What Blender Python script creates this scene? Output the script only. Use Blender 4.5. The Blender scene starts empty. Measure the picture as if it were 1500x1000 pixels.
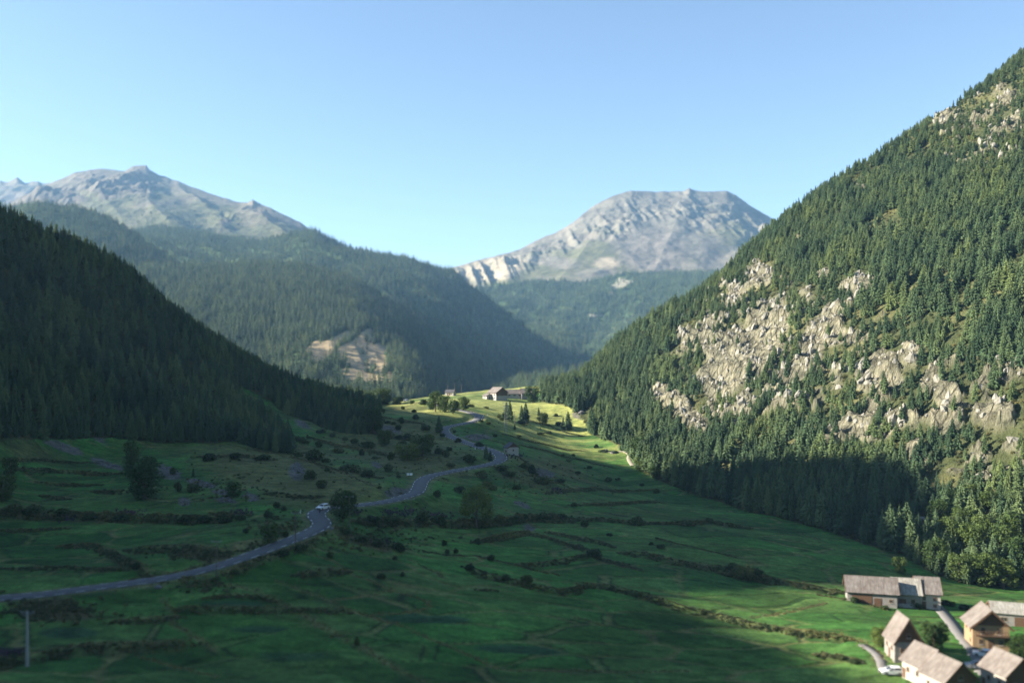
import bpy, math, random
import numpy as np

# ------------------------------------------------------------------ camera, sky, sun, exposure
scene = bpy.context.scene
COL = scene.collection
F = 1333.0                       # focal length in photograph pixels (1500 wide)
CX, HY = 750.0, 540.0            # principal column, horizon row
CAMZ = 62.0
cam_d = bpy.data.cameras.new('camera')
cam_d.sensor_width = 36.0
cam_d.lens = 36.0 * F / 1500.0
cam_d.shift_y = (HY - 500.0) / 1500.0
cam_d.clip_start = 1.0
cam_d.clip_end = 60000.0
cam_d.dof.use_dof = True
cam_d.dof.focus_distance = 410.0
cam_d.dof.aperture_fstop = cam_d.lens / 1000.0 / 1.0
cam = bpy.data.objects.new('camera', cam_d)
cam.location = (0, 0, CAMZ)
cam.rotation_euler = (math.radians(90), 0, 0)
COL.objects.link(cam)
scene.camera = cam

SUN_EL = 22.5
world = bpy.data.worlds.new('World')
scene.world = world
world.use_nodes = True
wn = world.node_tree.nodes
wl = world.node_tree.links
wn.clear()
w_out = wn.new('ShaderNodeOutputWorld')
w_bg = wn.new('ShaderNodeBackground')
w_sky = wn.new('ShaderNodeTexSky')
w_sky.sky_type = 'NISHITA'
w_sky.sun_disc = False
w_sky.sun_elevation = math.radians(SUN_EL)
w_sky.sun_rotation = math.radians(-90.0)
w_sky.altitude = 1500.0
w_sky.air_density = 1.0
w_sky.dust_density = 0.7
w_sky.ozone_density = 1.2
w_bg.inputs['Strength'].default_value = 0.053
wl.new(w_sky.outputs[0], w_bg.inputs[0])
wl.new(w_bg.outputs[0], w_out.inputs[0])

sun_d = bpy.data.lights.new('sun', 'SUN')
sun_d.energy = 5.0
sun_d.angle = math.radians(0.53)
sun_d.color = (1.0, 0.90, 0.76)
sun = bpy.data.objects.new('sun', sun_d)
sun.rotation_euler = (0, math.radians(-(90.0 - SUN_EL)), 0)   # the light comes from -x
COL.objects.link(sun)

scene.view_settings.view_transform = 'Standard'
scene.view_settings.look = 'None'
scene.view_settings.exposure = 2.18
scene.view_settings.gamma = 1.0
scene.render.engine = 'CYCLES'
scene.cycles.use_denoising = True
scene.cycles.max_bounces = 6
scene.cycles.diffuse_bounces = 3
scene.cycles.glossy_bounces = 2
scene.cycles.transmission_bounces = 4
scene.cycles.transparent_max_bounces = 8
scene.cycles.volume_bounces = 0

# ------------------------------------------------------------------ helpers
rng = np.random.default_rng(7)
random.seed(7)


def P(px, py, Y, dz=0.0):
    return ((px - CX) / F * Y, Y, CAMZ - (py - HY) / F * Y + dz)


def proj(x, y, z):
    return CX + x / y * F, HY - (z - CAMZ) / y * F


def _hash(ix, iy, seed):
    h = (ix.astype(np.int64) * 374761393 + iy.astype(np.int64) * 668265263 + seed * 974634777) & 0xFFFFFFFF
    h = ((h ^ (h >> 13)) * 1274126177) & 0xFFFFFFFF
    return ((h ^ (h >> 16)) & 0xFFFF) / 65535.0


def vnoise(x, y, seed=0):
    x = np.asarray(x, float); y = np.asarray(y, float)
    ix = np.floor(x); iy = np.floor(y)
    fx = x - ix; fy = y - iy
    fx = fx * fx * fx * (fx * (fx * 6 - 15) + 10); fy = fy * fy * fy * (fy * (fy * 6 - 15) + 10)
    a = _hash(ix, iy, seed); b = _hash(ix + 1, iy, seed)
    c = _hash(ix, iy + 1, seed); d = _hash(ix + 1, iy + 1, seed)
    return (a + (b - a) * fx) * (1 - fy) + (c + (d - c) * fx) * fy


def fbm(x, y, octaves=4, seed=0, gain=0.5):
    s = 0.0; a = 1.0; n = 0.0; f = 1.0
    for o in range(octaves):
        s = s + a * (vnoise(x * f + 17.3 * o, y * f - 9.1 * o, seed + o) * 2 - 1)
        n += a; a *= gain; f *= 2.03
    return s / n


def ridged(x, y, octaves=4, seed=0, gain=0.5):
    s = 0.0; a = 1.0; n = 0.0; f = 1.0
    for o in range(octaves):
        s = s + a * (1 - np.abs(vnoise(x * f + 5.3 * o, y * f + 3.7 * o, seed + o) * 2 - 1) * 2)
        n += a; a *= gain; f *= 2.03
    return s / n


def smooth(e0, e1, x):
    t = np.clip((x - e0) / (e1 - e0 + 1e-12), 0, 1)
    return t * t * (3 - 2 * t)


def tag(o, label=None, cat=None, group=None, kind=None):
    if label: o['label'] = label
    if cat: o['category'] = cat
    if group: o['group'] = group
    if kind: o['kind'] = kind
    return o


def mesh_np(name, verts, faces, mats=(), parent=None, smooth_shade=False, fmat=None, cols=None):
    """one mesh object from arrays; faces is a list of tuples or an (n,k) array"""
    me = bpy.data.meshes.new(name)
    verts = np.asarray(verts, dtype=np.float32)
    if isinstance(faces, np.ndarray):
        n, k = faces.shape
        me.vertices.add(len(verts)); me.vertices.foreach_set('co', verts.ravel())
        me.loops.add(n * k); me.loops.foreach_set('vertex_index', faces.astype(np.int32).ravel())
        me.polygons.add(n); me.polygons.foreach_set('loop_start', np.arange(0, n * k, k, dtype=np.int32))
        me.update(calc_edges=True)
    else:
        me.from_pydata([tuple(v) for v in verts], [], faces)
    for m in mats: me.materials.append(m)
    if fmat is not None: me.polygons.foreach_set('material_index', np.asarray(fmat, dtype=np.int32))
    if smooth_shade: me.polygons.foreach_set('use_smooth', np.ones(len(me.polygons), dtype=bool))
    if cols is not None:
        at = me.attributes.new('col', 'FLOAT_COLOR', 'POINT')
        c4 = np.ones((len(verts), 4), dtype=np.float32); c4[:, :3] = cols
        at.data.foreach_set('color', c4.ravel())
    me.update()
    o = bpy.data.objects.new(name, me)
    COL.objects.link(o)
    if parent is not None: o.parent = parent
    return o


def empty(name, loc=(0, 0, 0), rz=0.0):
    o = bpy.data.objects.new(name, None)
    o.location = loc; o.rotation_euler = (0, 0, rz)
    o.empty_display_size = 0.5
    COL.objects.link(o)
    return o


def copy_tree(o, parent=None):
    c = o.copy(); COL.objects.link(c); c.parent = parent
    for ch in list(o.children):
        copy_tree(ch, c)
    return c


# ------------------------------------------------------------------ materials
MATS = {}


def new_mat(name):
    m = bpy.data.materials.new(name); m.use_nodes = True
    nt = m.node_tree; nt.nodes.clear()
    out = nt.nodes.new('ShaderNodeOutputMaterial')
    bs = nt.nodes.new('ShaderNodeBsdfPrincipled')
    nt.links.new(bs.outputs[0], out.inputs[0])
    bs.inputs['Roughness'].default_value = 0.9
    bs.inputs['Specular IOR Level'].default_value = 0.2
    MATS[name] = m
    return m, nt, bs


def noise_fac(nt, scale, detail=4.0, rough=0.6, coord='Object', stretch=None):
    tc = nt.nodes.new('ShaderNodeTexCoord')
    n = nt.nodes.new('ShaderNodeTexNoise')
    n.inputs['Scale'].default_value = scale; n.inputs['Detail'].default_value = detail
    n.inputs['Roughness'].default_value = rough
    src = tc.outputs[coord]
    if stretch:
        mp = nt.nodes.new('ShaderNodeMapping'); mp.inputs['Scale'].default_value = stretch
        nt.links.new(src, mp.inputs[0]); src = mp.outputs[0]
    nt.links.new(src, n.inputs['Vector'])
    return n.outputs[0]


def ramp(nt, fac, stops):
    r = nt.nodes.new('ShaderNodeValToRGB')
    e = r.color_ramp.elements
    while len(e) < len(stops): e.new(0.5)
    for el, (p, c) in zip(e, stops):
        el.position = p; el.color = (*c, 1) if len(c) == 3 else c
    nt.links.new(fac, r.inputs[0])
    return r.outputs[0]


def mixc(nt, a, b, fac, mode='MIX'):
    m = nt.nodes.new('ShaderNodeMix'); m.data_type = 'RGBA'; m.blend_type = mode
    for sock, v in ((m.inputs[0], fac), (m.inputs[6], a), (m.inputs[7], b)):
        if isinstance(v, (int, float)): sock.default_value = v
        elif isinstance(v, tuple): sock.default_value = (*v, 1)
        else: nt.links.new(v, sock)
    return m.outputs[2]


def bump(nt, bs, height, strength, dist):
    b = nt.nodes.new('ShaderNodeBump'); b.inputs['Strength'].default_value = strength
    b.inputs['Distance'].default_value = dist
    nt.links.new(height, b.inputs['Height']); nt.links.new(b.outputs[0], bs.inputs['Normal'])


def mat_plain(name, color, rough=0.85, var=0.25, scale=3.0, bumpd=0.0, metal=0.0, spec=0.3):
    m, nt, bs = new_mat(name)
    f = noise_fac(nt, scale)
    c = mixc(nt, tuple(x * (1 - var) for x in color), tuple(min(1, x * (1 + var)) for x in color), f)
    nt.links.new(c, bs.inputs['Base Color'])
    bs.inputs['Roughness'].default_value = rough; bs.inputs['Metallic'].default_value = metal
    bs.inputs['Specular IOR Level'].default_value = spec
    if bumpd: bump(nt, bs, f, 0.6, bumpd)
    return m


def mat_ground(name, s1, s2, s3, bdist, stretch=None, cliff=False, k=1.0):
    """albedo from the surface's own 'col' attribute, broken up by noise at three scales"""
    m, nt, bs = new_mat(name)
    at = nt.nodes.new('ShaderNodeAttribute'); at.attribute_name = 'col'
    c = at.outputs[0]
    f1 = noise_fac(nt, s1, 5, 0.6); f2 = noise_fac(nt, s2, 6, 0.65, stretch=stretch); f3 = noise_fac(nt, s3, 4, 0.7)
    c = mixc(nt, c, ramp(nt, f1, [(0.3, (0.72, 0.74, 0.72)), (0.7, (1.22, 1.2, 1.15))]), 1.0, 'MULTIPLY')
    c = mixc(nt, c, ramp(nt, f2, [(0.3, (1 - .38 * k, 1 - .34 * k, 1 - .38 * k)), (0.7, (1 + .35 * k, 1 + .3 * k, 1 + .25 * k))]), 1.0, 'MULTIPLY')
    c = mixc(nt, c, ramp(nt, f3, [(0.3, (1 - .25 * k, 1 - .22 * k, 1 - .25 * k)), (0.7, (1 + .2 * k, 1 + .2 * k, 1 + .15 * k))]), 1.0, 'MULTIPLY')
    nt.links.new(c, bs.inputs['Base Color'])
    bs.inputs['Roughness'].default_value = 0.95
    bs.inputs['Specular IOR Level'].default_value = 0.1
    bump(nt, bs, f2, 0.7, bdist)
    if cliff:
        # cracked, streaked stone where the surface's own 'stone' weight says so
        sa = nt.nodes.new('ShaderNodeAttribute'); sa.attribute_name = 'stone'
        tc = nt.nodes.new('ShaderNodeTexCoord'); mp = nt.nodes.new('ShaderNodeMapping'); mp.inputs['Scale'].default_value = (1.0, 1.0, 0.35)
        vo = nt.nodes.new('ShaderNodeTexVoronoi'); vo.feature = 'DISTANCE_TO_EDGE'; vo.inputs['Scale'].default_value = 0.22
        wn_ = nt.nodes.new('ShaderNodeTexNoise'); wn_.inputs['Scale'].default_value = 0.5; wn_.inputs['Detail'].default_value = 7.0; wn_.inputs['Roughness'].default_value = 0.72
        nt.links.new(tc.outputs['Object'], mp.inputs[0]); nt.links.new(mp.outputs[0], wn_.inputs['Vector'])
        ad = nt.nodes.new('ShaderNodeVectorMath'); ad.operation = 'ADD'; nt.links.new(mp.outputs[0], ad.inputs[0]); nt.links.new(wn_.outputs[1], ad.inputs[1])
        nt.links.new(ad.outputs[0], vo.inputs['Vector'])
        cr = ramp(nt, vo.outputs[0], [(0.0, (0.45, 0.45, 0.42)), (0.09, (1.0, 1.0, 1.0))])
        st = ramp(nt, wn_.outputs[0], [(0.35, (0.45, 0.45, 0.45)), (0.65, (1.4, 1.37, 1.3))])
        cc = mixc(nt, mixc(nt, c, cr, 1.0, 'MULTIPLY'), st, 1.0, 'MULTIPLY')
        nt.links.new(mixc(nt, c, cc, sa.outputs['Fac']), bs.inputs['Base Color'])
        hh = nt.nodes.new('ShaderNodeMath'); hh.operation = 'MULTIPLY'; nt.links.new(wn_.outputs[0], hh.inputs[0]); nt.links.new(cr, hh.inputs[1])
        bm = nt.nodes['Bump'] if 'Bump' in nt.nodes else [n for n in nt.nodes if n.type == 'BUMP'][0]
        mh_ = nt.nodes.new('ShaderNodeMix'); nt.links.new(sa.outputs['Fac'], mh_.inputs[0]); nt.links.new(f2, mh_.inputs[2]); nt.links.new(hh.outputs[0], mh_.inputs[3])
        nt.links.new(mh_.outputs[0], bm.inputs['Height']); bm.inputs['Distance'].default_value = 3.0; bm.inputs['Strength'].default_value = 1.0
    return m


def mat_leaf(name, dark, light, trans=0.25):
    m, nt, bs = new_mat(name)
    oi = nt.nodes.new('ShaderNodeObjectInfo')
    c = ramp(nt, oi.outputs['Random'], [(0.0, dark), (0.55, tuple((a + b) / 2 for a, b in zip(dark, light))), (1.0, light)])
    f = noise_fac(nt, 1.3, 3)
    c = mixc(nt, c, ramp(nt, f, [(0.3, (0.65, 0.7, 0.65)), (0.7, (1.3, 1.25, 1.2))]), 1.0, 'MULTIPLY')
    # stands of different species and age: varies with where the plant stands
    st = nt.nodes.new('ShaderNodeTexNoise'); st.inputs['Scale'].default_value = 0.035; st.inputs['Detail'].default_value = 3.0
    nt.links.new(oi.outputs['Location'], st.inputs['Vector'])
    c = mixc(nt, c, ramp(nt, st.outputs[0], [(0.32, (0.62, 0.72, 0.80)), (0.5, (1.0, 1.0, 1.0)), (0.68, (1.5, 1.32, 1.05))]), 1.0, 'MULTIPLY')
    nt.links.new(c, bs.inputs['Base Color'])
    bs.inputs['Roughness'].default_value = 0.75
    bs.inputs['Specular IOR Level'].default_value = 0.15
    tr = nt.nodes.new('ShaderNodeBsdfTranslucent'); nt.links.new(c, tr.inputs[0])
    mx = nt.nodes.new('ShaderNodeMixShader'); mx.inputs[0].default_value = trans
    out = [n for n in nt.nodes if n.type == 'OUTPUT_MATERIAL'][0]
    nt.links.new(bs.outputs[0], mx.inputs[1]); nt.links.new(tr.outputs[0], mx.inputs[2])
    nt.links.new(mx.outputs[0], out.inputs[0])
    return m


M_NEAR = mat_ground('meadow', 0.05, 0.42, 1.2, 0.3, stretch=(0.45, 1.0, 1.0), k=1.6)
M_SLOPE = mat_ground('hillside', 0.03, 0.25, 1.4, 1.2, cliff=True)
M_FAR = mat_ground('mountain_rock', 0.004, 0.02, 0.11, 9.0)
M_FORESTFLOOR = mat_ground('forest_floor', 0.006, 0.05, 0.3, 2.0)
M_NEEDLE = mat_leaf('conifer_needles', (0.042, 0.076, 0.038), (0.112, 0.162, 0.074), 0.25)
M_LEAF = mat_leaf('broad_leaves', (0.030, 0.060, 0.018), (0.085, 0.125, 0.036))
M_BUSH = mat_leaf('bush_leaves', (0.028, 0.050, 0.020), (0.075, 0.098, 0.038))
M_BARK = mat_plain('bark', (0.10, 0.075, 0.055), 0.95, 0.35, 6.0)

# ------------------------------------------------------------------ near terrain: heights from control points
# (photo column, photo row, distance): where the land lies
ROAD_PX = [(-150, 892, 186), (-60, 884, 190), (0, 876, 195), (80, 867, 197), (160, 856, 200), (250, 845, 205), (320, 828, 210), (380, 806, 217),
           (433, 787, 228), (453, 779, 234), (468, 771, 240), (471, 764, 246), (464, 755, 252), (466, 748, 258), (480, 743, 264),
           (495, 741, 268), (523, 740, 273), (540, 737, 277), (567, 734, 284), (593, 727, 293), (609, 721, 300), (614, 713, 308),
           (618, 704, 318), (629, 697, 328), (650, 692, 338), (675, 687, 348), (700, 683, 358), (723, 678, 368), (733, 673, 377),
           (733, 667, 386), (725, 661, 394), (700, 653, 412), (676, 645, 440), (657, 637, 462), (651, 630, 475), (655, 625, 488),
           (673, 621, 502), (693, 617, 518), (701, 612, 530), (697, 606, 546), (660, 597, 575), (620, 588, 600)]
CTRL = [P(*c) for c in ROAD_PX]
CTRL += [P(*c) for c in [
    # fields below the road
    (40, 977, 166), (-150, 975, 166), (300, 985, 168), (750, 1000, 170), (1000, 1000, 173), (1250, 1000, 182), (1500, 1000, 185),
    (200, 940, 176), (450, 920, 184), (600, 850, 215), (750, 900, 200), (900, 800, 270), (700, 762, 290), (750, 722, 328), (850, 702, 410),
    (560, 790, 250), (1000, 800, 276), (1100, 850, 250), (1200, 800, 298), (950, 740, 350), (1100, 750, 360), (800, 690, 395),
    # the far meadow and its crest
    (800, 650, 520), (860, 640, 560), (720, 640, 480), (760, 600, 610), (725, 584, 680), (700, 573, 742), (660, 577, 725), (640, 579, 715), (600, 586, 665), (680, 575, 735),
    (850, 575, 720), (840, 562, 780), (760, 568, 765), (780, 590, 665),
    # the foot of the wooded slope opposite
    (1500, 845, 296), (1420, 850, 288), (1330, 806, 308), (1250, 786, 330), (1150, 756, 365), (1050, 735, 400), (973, 707, 440), (925, 680, 488),
    (868, 638, 570), (800, 588, 680), (1325, 965, 188), (1440, 945, 198), (1300, 885, 240), (1400, 915, 222), (1500, 905, 225),
    # slope above the road
    (0, 800, 238), (200, 800, 234), (100, 760, 258), (300, 765, 252), (0, 700, 300), (200, 690, 316), (100, 652, 356), (300, 652, 366),
    (350, 700, 308), (420, 700, 312), (500, 705, 306), (550, 700, 318), (600, 675, 362), (640, 655, 415), (430, 662, 388), (420, 605, 475), (550, 592, 560), (500, 640, 436), (600, 605, 560), (560, 655, 415),
    (360, 600, 450), (470, 625, 455)]]
# the shaded wooded hill: its ridge (ground under ten-metre trees)
CTRL += [P(px, py, Y, -6) for px, py, Y in [(-60, 280, 448), (0, 300, 455), (100, 340, 470), (200, 395, 482), (270, 460, 492), (350, 515, 508), (430, 550, 535), (500, 574, 565), (545, 590, 590)]]
CTRL += [(-300, 120, CAMZ + 66), (-300, 150, CAMZ + 80), (-300, 175, CAMZ + 85), (-300, 197, CAMZ + 80), (-300, 225, CAMZ + 65), (-300, 255, CAMZ + 90), (-300, 285, CAMZ + 106),  # unseen crest of the hill, heights shaped to set its shadow edge
         (-300, 310, CAMZ + 112), (-300, 335, CAMZ + 134), (-300, 365, CAMZ + 142), (-300, 420, CAMZ + 116), (-300, 470, CAMZ + 72), (-300, 510, CAMZ + 45),
         (-200, 200, CAMZ - 22), (-205, 300, CAMZ - 6), (-210, 400, CAMZ + 20), (-190, 150, CAMZ - 24), (-120, 100, CAMZ - 34),
         (-270, 570, CAMZ + 18), (-270, 630, CAMZ + 2), (-260, 720, CAMZ - 22), (-150, 650, CAMZ - 18), (-100, 730, CAMZ - 32), (-120, 860, CAMZ - 45),
         (-480, 150, CAMZ + 30), (-480, 250, CAMZ + 40), (-480, 360, CAMZ + 80), (-480, 500, CAMZ + 50), (-480, 700, CAMZ), (-480, 900, CAMZ - 30),
         (0, 0, CAMZ - 1.8), (-20, 0, CAMZ - 2.5), (20, 0, CAMZ - 2.5), (0, 40, CAMZ - 17), (0, 100, CAMZ - 40), (60, 100, CAMZ - 42), (-60, 100, CAMZ - 38), (0, 140, CAMZ - 52), (100, 140, CAMZ - 56),
         (0, 900, CAMZ - 38), (40, 900, CAMZ - 34), (-50, 1000, CAMZ - 45), (60, 1000, CAMZ - 42)]
# the sunlit wooded slope: face and ridge
RIDGE_R = [(1700, -120, 640), (1600, -20, 660), (1500, 65, 680), (1420, 130, 690), (1330, 190, 695), (1260, 235, 700), (1200, 275, 702), (1130, 330, 700), (1050, 400, 690),
           (980, 447, 690), (900, 500, 700), (830, 556, 715)]
for px, py, Y in RIDGE_R:
    x, y, z = P(px, py, Y, -6)
    CTRL.append((x, y, z)); CTRL.append((x * 1.1, y + 130, z - 60)); CTRL.append((x * 1.2, y + 320, z - 150 if z > CAMZ + 100 else CAMZ - 40))
for X, Y in [(215, 330), (270, 330), (330, 360), (230, 420), (300, 450), (200, 500), (160, 440), (280, 560), (150, 560), (380, 560), (420, 420), (100, 600), (200, 620), (330, 640)]:
    s = (X - 140) * 0.9 + (Y - 312) * 0.43
    CTRL.append((X, Y, CAMZ - 60 + 0.775 * s))
CTRL = np.array(CTRL)


def _tps_fit(c, lam=0.02):
    xy = c[:, :2] / 100.0; z = c[:, 2]; n = len(c)
    d2 = ((xy[:, None] - xy[None]) ** 2).sum(-1)
    K = 0.5 * d2 * np.log(d2 + 1e-9) + lam * np.eye(n)
    A = np.zeros((n + 3, n + 3)); A[:n, :n] = K
    A[:n, n] = 1; A[:n, n + 1:] = xy; A[n, :n] = 1; A[n + 1:, :n] = xy.T
    return xy, np.linalg.solve(A, np.r_[z, 0, 0, 0])


_TX, _TW = _tps_fit(CTRL)


def base_h(x, y):
    x = np.atleast_1d(np.asarray(x, float)); y = np.atleast_1d(np.asarray(y, float))
    shp = x.shape; q = np.stack([x.ravel(), y.ravel()], 1) / 100.0
    r = _TW[-3] + q @ _TW[-2:]
    for i in range(len(_TX)):
        d2 = ((q - _TX[i]) ** 2).sum(1)
        r = r + _TW[i] * 0.5 * d2 * np.log(d2 + 1e-9)
    return r.reshape(shp)


def cast(px, py, y0=120.0, y1=900.0):
    """where the sight line of a photo point meets the land"""
    Y = np.linspace(y0, y1, 2400)
    h = base_h((px - CX) / F * Y, Y)
    z = CAMZ - (py - HY) / F * Y
    k = np.nonzero(z <= h)[0]
    k = k[0] if len(k) else len(Y) - 1
    return np.array([(px - CX) / F * Y[k], Y[k]])


def catmull(pts, n):
    pts = np.asarray(pts, float); out = []
    q = np.vstack([2 * pts[0] - pts[1], pts, 2 * pts[-1] - pts[-2]])
    for i in range(1, len(q) - 2):
        t = np.linspace(0, 1, n, endpoint=False)[:, None]
        a, b, c, d = q[i - 1], q[i], q[i + 1], q[i + 2]
        out.append(0.5 * (2 * b + (c - a) * t + (2 * a - 5 * b + 4 * c - d) * t ** 2 + (3 * b - a - 3 * c + d) * t ** 3))
    out.append(pts[-1:])
    return np.vstack(out)


def resample(line, step):
    seg = np.linalg.norm(np.diff(line[:, :2], axis=0), axis=1); s = np.r_[0, np.cumsum(seg)]
    t = np.linspace(0, s[-1], max(2, int(s[-1] / step) + 1))
    return np.stack([np.interp(t, s, line[:, k]) for k in range(line.shape[1])], 1)


ROAD = resample(catmull([P(*c) for c in ROAD_PX], 8), 1.0)
_rz = ROAD[:, 2].copy()
for _ in range(60): _rz[1:-1] = 0.25 * _rz[:-2] + 0.5 * _rz[1:-1] + 0.25 * _rz[2:]
ROAD[:, 2] = _rz
ROAD_HW = 2.7


def line_field(x, y, line, reach):
    """distance to a polyline, signed side and parameter, for the points within reach (others keep 1e9)"""
    D = np.full(x.shape, 1e9); S = np.zeros(x.shape); T = np.zeros(x.shape)
    for i in range(len(line) - 1):
        a = line[i, :2]; b = line[i + 1, :2]; v = b - a; L2 = v @ v + 1e-9
        bb = (x > min(a[0], b[0]) - reach) & (x < max(a[0], b[0]) + reach) & (y > min(a[1], b[1]) - reach) & (y < max(a[1], b[1]) + reach)
        if not bb.any(): continue
        wx = x[bb] - a[0]; wy = y[bb] - a[1]
        t = np.clip((wx * v[0] + wy * v[1]) / L2, 0, 1)
        dx = wx - t * v[0]; dy = wy - t * v[1]; d = np.hypot(dx, dy)
        cur = D[bb]; m = d < cur
        cur[m] = d[m]; D[bb] = cur
        s = S[bb]; s[m] = (np.sign(v[0] * wy - v[1] * wx))[m]; S[bb] = s
        tt = T[bb]; tt[m] = (i + t)[m]; T[bb] = tt
    return D, S, T


# field banks and hedges in photo points: (points, rise of the step in m, width in m, weediness 0..1, hedge height)
BANKS = [
    ([(-30, 975), (0, 971), (66, 963), (106, 954), (165, 949), (220, 948), (282, 946)], 1.4, 1.6, .9, .8),
    ([(163, 912), (220, 910), (264, 905)], .7, 1.1, .7, .3),
    ([(0, 834), (88, 833), (187, 834)], .5, 1.0, .6, .2),
    ([(84, 803), (132, 799), (154, 809), (176, 821), (198, 831), (220, 844)], .8, 1.5, .9, .5),
    ([(183, 809), (242, 804), (319, 813), (350, 806), (375, 797)], 1.6, 2.2, .9, .6),
    ([(150, 857), (198, 847), (250, 838), (310, 822)], 1.0, 1.6, .8, .4),
    ([(257, 893), (330, 893), (432, 895), (441, 897)], .7, 1.1, .7, .3),
    ([(300, 878), (340, 875), (373, 878), (400, 884)], .4, .9, .5, .2),
    ([(432, 846), (465, 840), (511, 839)], .9, 1.3, .9, .8),
    ([(441, 895), (516, 899)], .6, .9, .7, .2),
    ([(330, 846), (406, 815), (443, 806), (470, 795)], .9, 1.8, .9, .5),
    ([(490, 776), (540, 795), (570, 803), (605, 806)], 1.3, 2.6, 1., 1.0),
    ([(681, 831), (710, 844), (754, 853), (798, 864), (838, 868), (857, 858), (886, 860), (930, 870), (946, 874), (995, 891), (1047, 902), (1100, 914), (1152, 925), (1205, 931), (1250, 939)], 1.1, 1.5, .85, .6),
    ([(622, 809), (657, 815), (699, 816), (723, 822), (754, 828), (787, 837), (820, 842)], .8, 1.3, .8, .3),
    ([(754, 828), (787, 827), (820, 823), (864, 816), (897, 823), (930, 832)], .8, 1.3, .8, .4),
    ([(692, 795), (732, 790), (772, 782), (798, 787), (842, 802), (864, 813)], .7, 1.2, .7, .3),
    ([(695, 862), (728, 864)], .5, .8, .7, .2),
    ([(800, 723), (858, 717), (917, 717), (963, 719)], .7, 1.6, .8, .4),
    ([(835, 740), (893, 738), (973, 737)], .7, 1.5, .7, .3),
    ([(800, 762), (842, 761), (893, 761), (931, 766), (1003, 767), (1038, 764), (1103, 775)], .9, 1.8, .9, .8),
    ([(800, 780), (858, 792), (900, 803)], .7, 1.4, .7, .3),
    ([(914, 813), (952, 816), (1010, 829), (1057, 834), (1103, 845), (1136, 852)], 1.2, 2.0, .9, .8),
    ([(963, 789), (1010, 801), (1075, 814)], .6, 1.2, .7, .2),
    ([(847, 801), (879, 820), (940, 836)], .6, 1.2, .7, .3),
    ([(520, 765), (600, 764), (658, 768), (683, 768), (750, 763), (767, 759), (833, 758)], 1.6, 2.2, 1., 1.8),
    ([(708, 793), (742, 785), (775, 778)], .6, 1.0, .6, .2),
    ([(-40, 755), (0, 752), (117, 757), (158, 758), (248, 761), (317, 761), (358, 759)], 2.0, 2.2, 1., 1.4),
    ([(387, 723), (433, 727), (475, 727)], 1.0, 1.4, .8, .4),
    ([(283, 671), (350, 669), (400, 673)], 1.0, 2.0, .9, .8),
    ([(22, 687), (67, 689), (117, 691), (175, 694)], 1.0, 1.8, .9, .8),
    ([(50, 705), (150, 709)], .8, 1.2, .9, .4),
    ([(138, 720), (192, 721)], 1.0, 1.8, .9, .7),
    ([(58, 727), (103, 732)], .7, 1.2, .9, .4),
    ([(0, 777), (100, 775)], .6, 1.2, .8, .3),
    ([(0, 674), (60, 673), (140, 675)], .5, 1.0, .6, .2),
    ([(1150, 760), (1220, 764), (1290, 770)], .5, 1.4, .6, .3),
    ([(1050, 838), (1110, 846), (1180, 858), (1240, 868)], .9, 2.0, .9, .6),
    ([(1200, 868), (1260, 880), (1300, 890)], .8, 1.4, .7, .5),
    ([(1195, 960), (1230, 965), (1265, 972)], .6, 1.2, .8, .6),
    ([(500, 605), (560, 612), (620, 622)], .8, 1.6, .7, .4), ([(450, 640), (520, 655), (580, 668)], .9, 1.8, .8, .5),
    ([(470, 615), (540, 632), (600, 645), (640, 652)], .9, 1.8, .8, .5), ([(430, 668), (500, 690), (560, 700)], .9, 1.8, .7, .4),
    ([(760, 652), (800, 660), (850, 672), (900, 684)], .4, 1.4, .5, .2), ([(735, 635), (790, 648), (850, 660)], .5, 1.8, .5, .2),
    ([(700, 640), (740, 650), (790, 700), (830, 712)], .5, 1.4, .7, .3), ([(760, 612), (800, 622), (860, 640)], .5, 1.4, .5, .2),
]
# trodden or dry strips (points, half width m)
TRACKS = [
    ([(238, 877), (257, 897), (253, 912), (280, 930), (315, 952)], .7),
    ([(202, 958), (253, 974), (319, 991)], .35),
    ([(320, 855), (373, 866), (406, 881), (441, 897), (463, 912), (498, 932), (533, 949), (564, 969), (593, 985), (619, 998)], .9),
    ([(406, 850), (476, 877), (509, 894), (538, 901), (582, 914), (630, 936), (655, 945), (706, 967), (736, 980), (798, 981), (930, 982), (1010, 980)], .5),
    ([(454, 809), (491, 822), (516, 842), (542, 850), (575, 865), (626, 881), (630, 890), (590, 898), (542, 901)], .45),
    ([(485, 880), (520, 875), (575, 865)], .5), ([(842, 903), (882, 912)], .6), ([(733, 742), (760, 755), (800, 775), (848, 790)], .9),
    ([(333, 642), (367, 652), (417, 667), (467, 680), (498, 692), (560, 715)], 1.2), ([(600, 820), (640, 838), (650, 846)], .5), ([(1100, 905), (1160, 893), (1210, 880)], .6),
    ([(160, 868), (250, 857), (330, 842), (400, 815), (450, 795), (490, 778)], 1.2),
    ([(1225, 930), (1262, 938), (1285, 958), (1290, 975)], 1.3),
]
BANKL = [(np.array([cast(*p) for p in b[0]]),) + b[1:] for b in BANKS]
TRACKL = [(np.array([cast(*p) for p in t[0]]), t[1]) for t in TRACKS]

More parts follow.
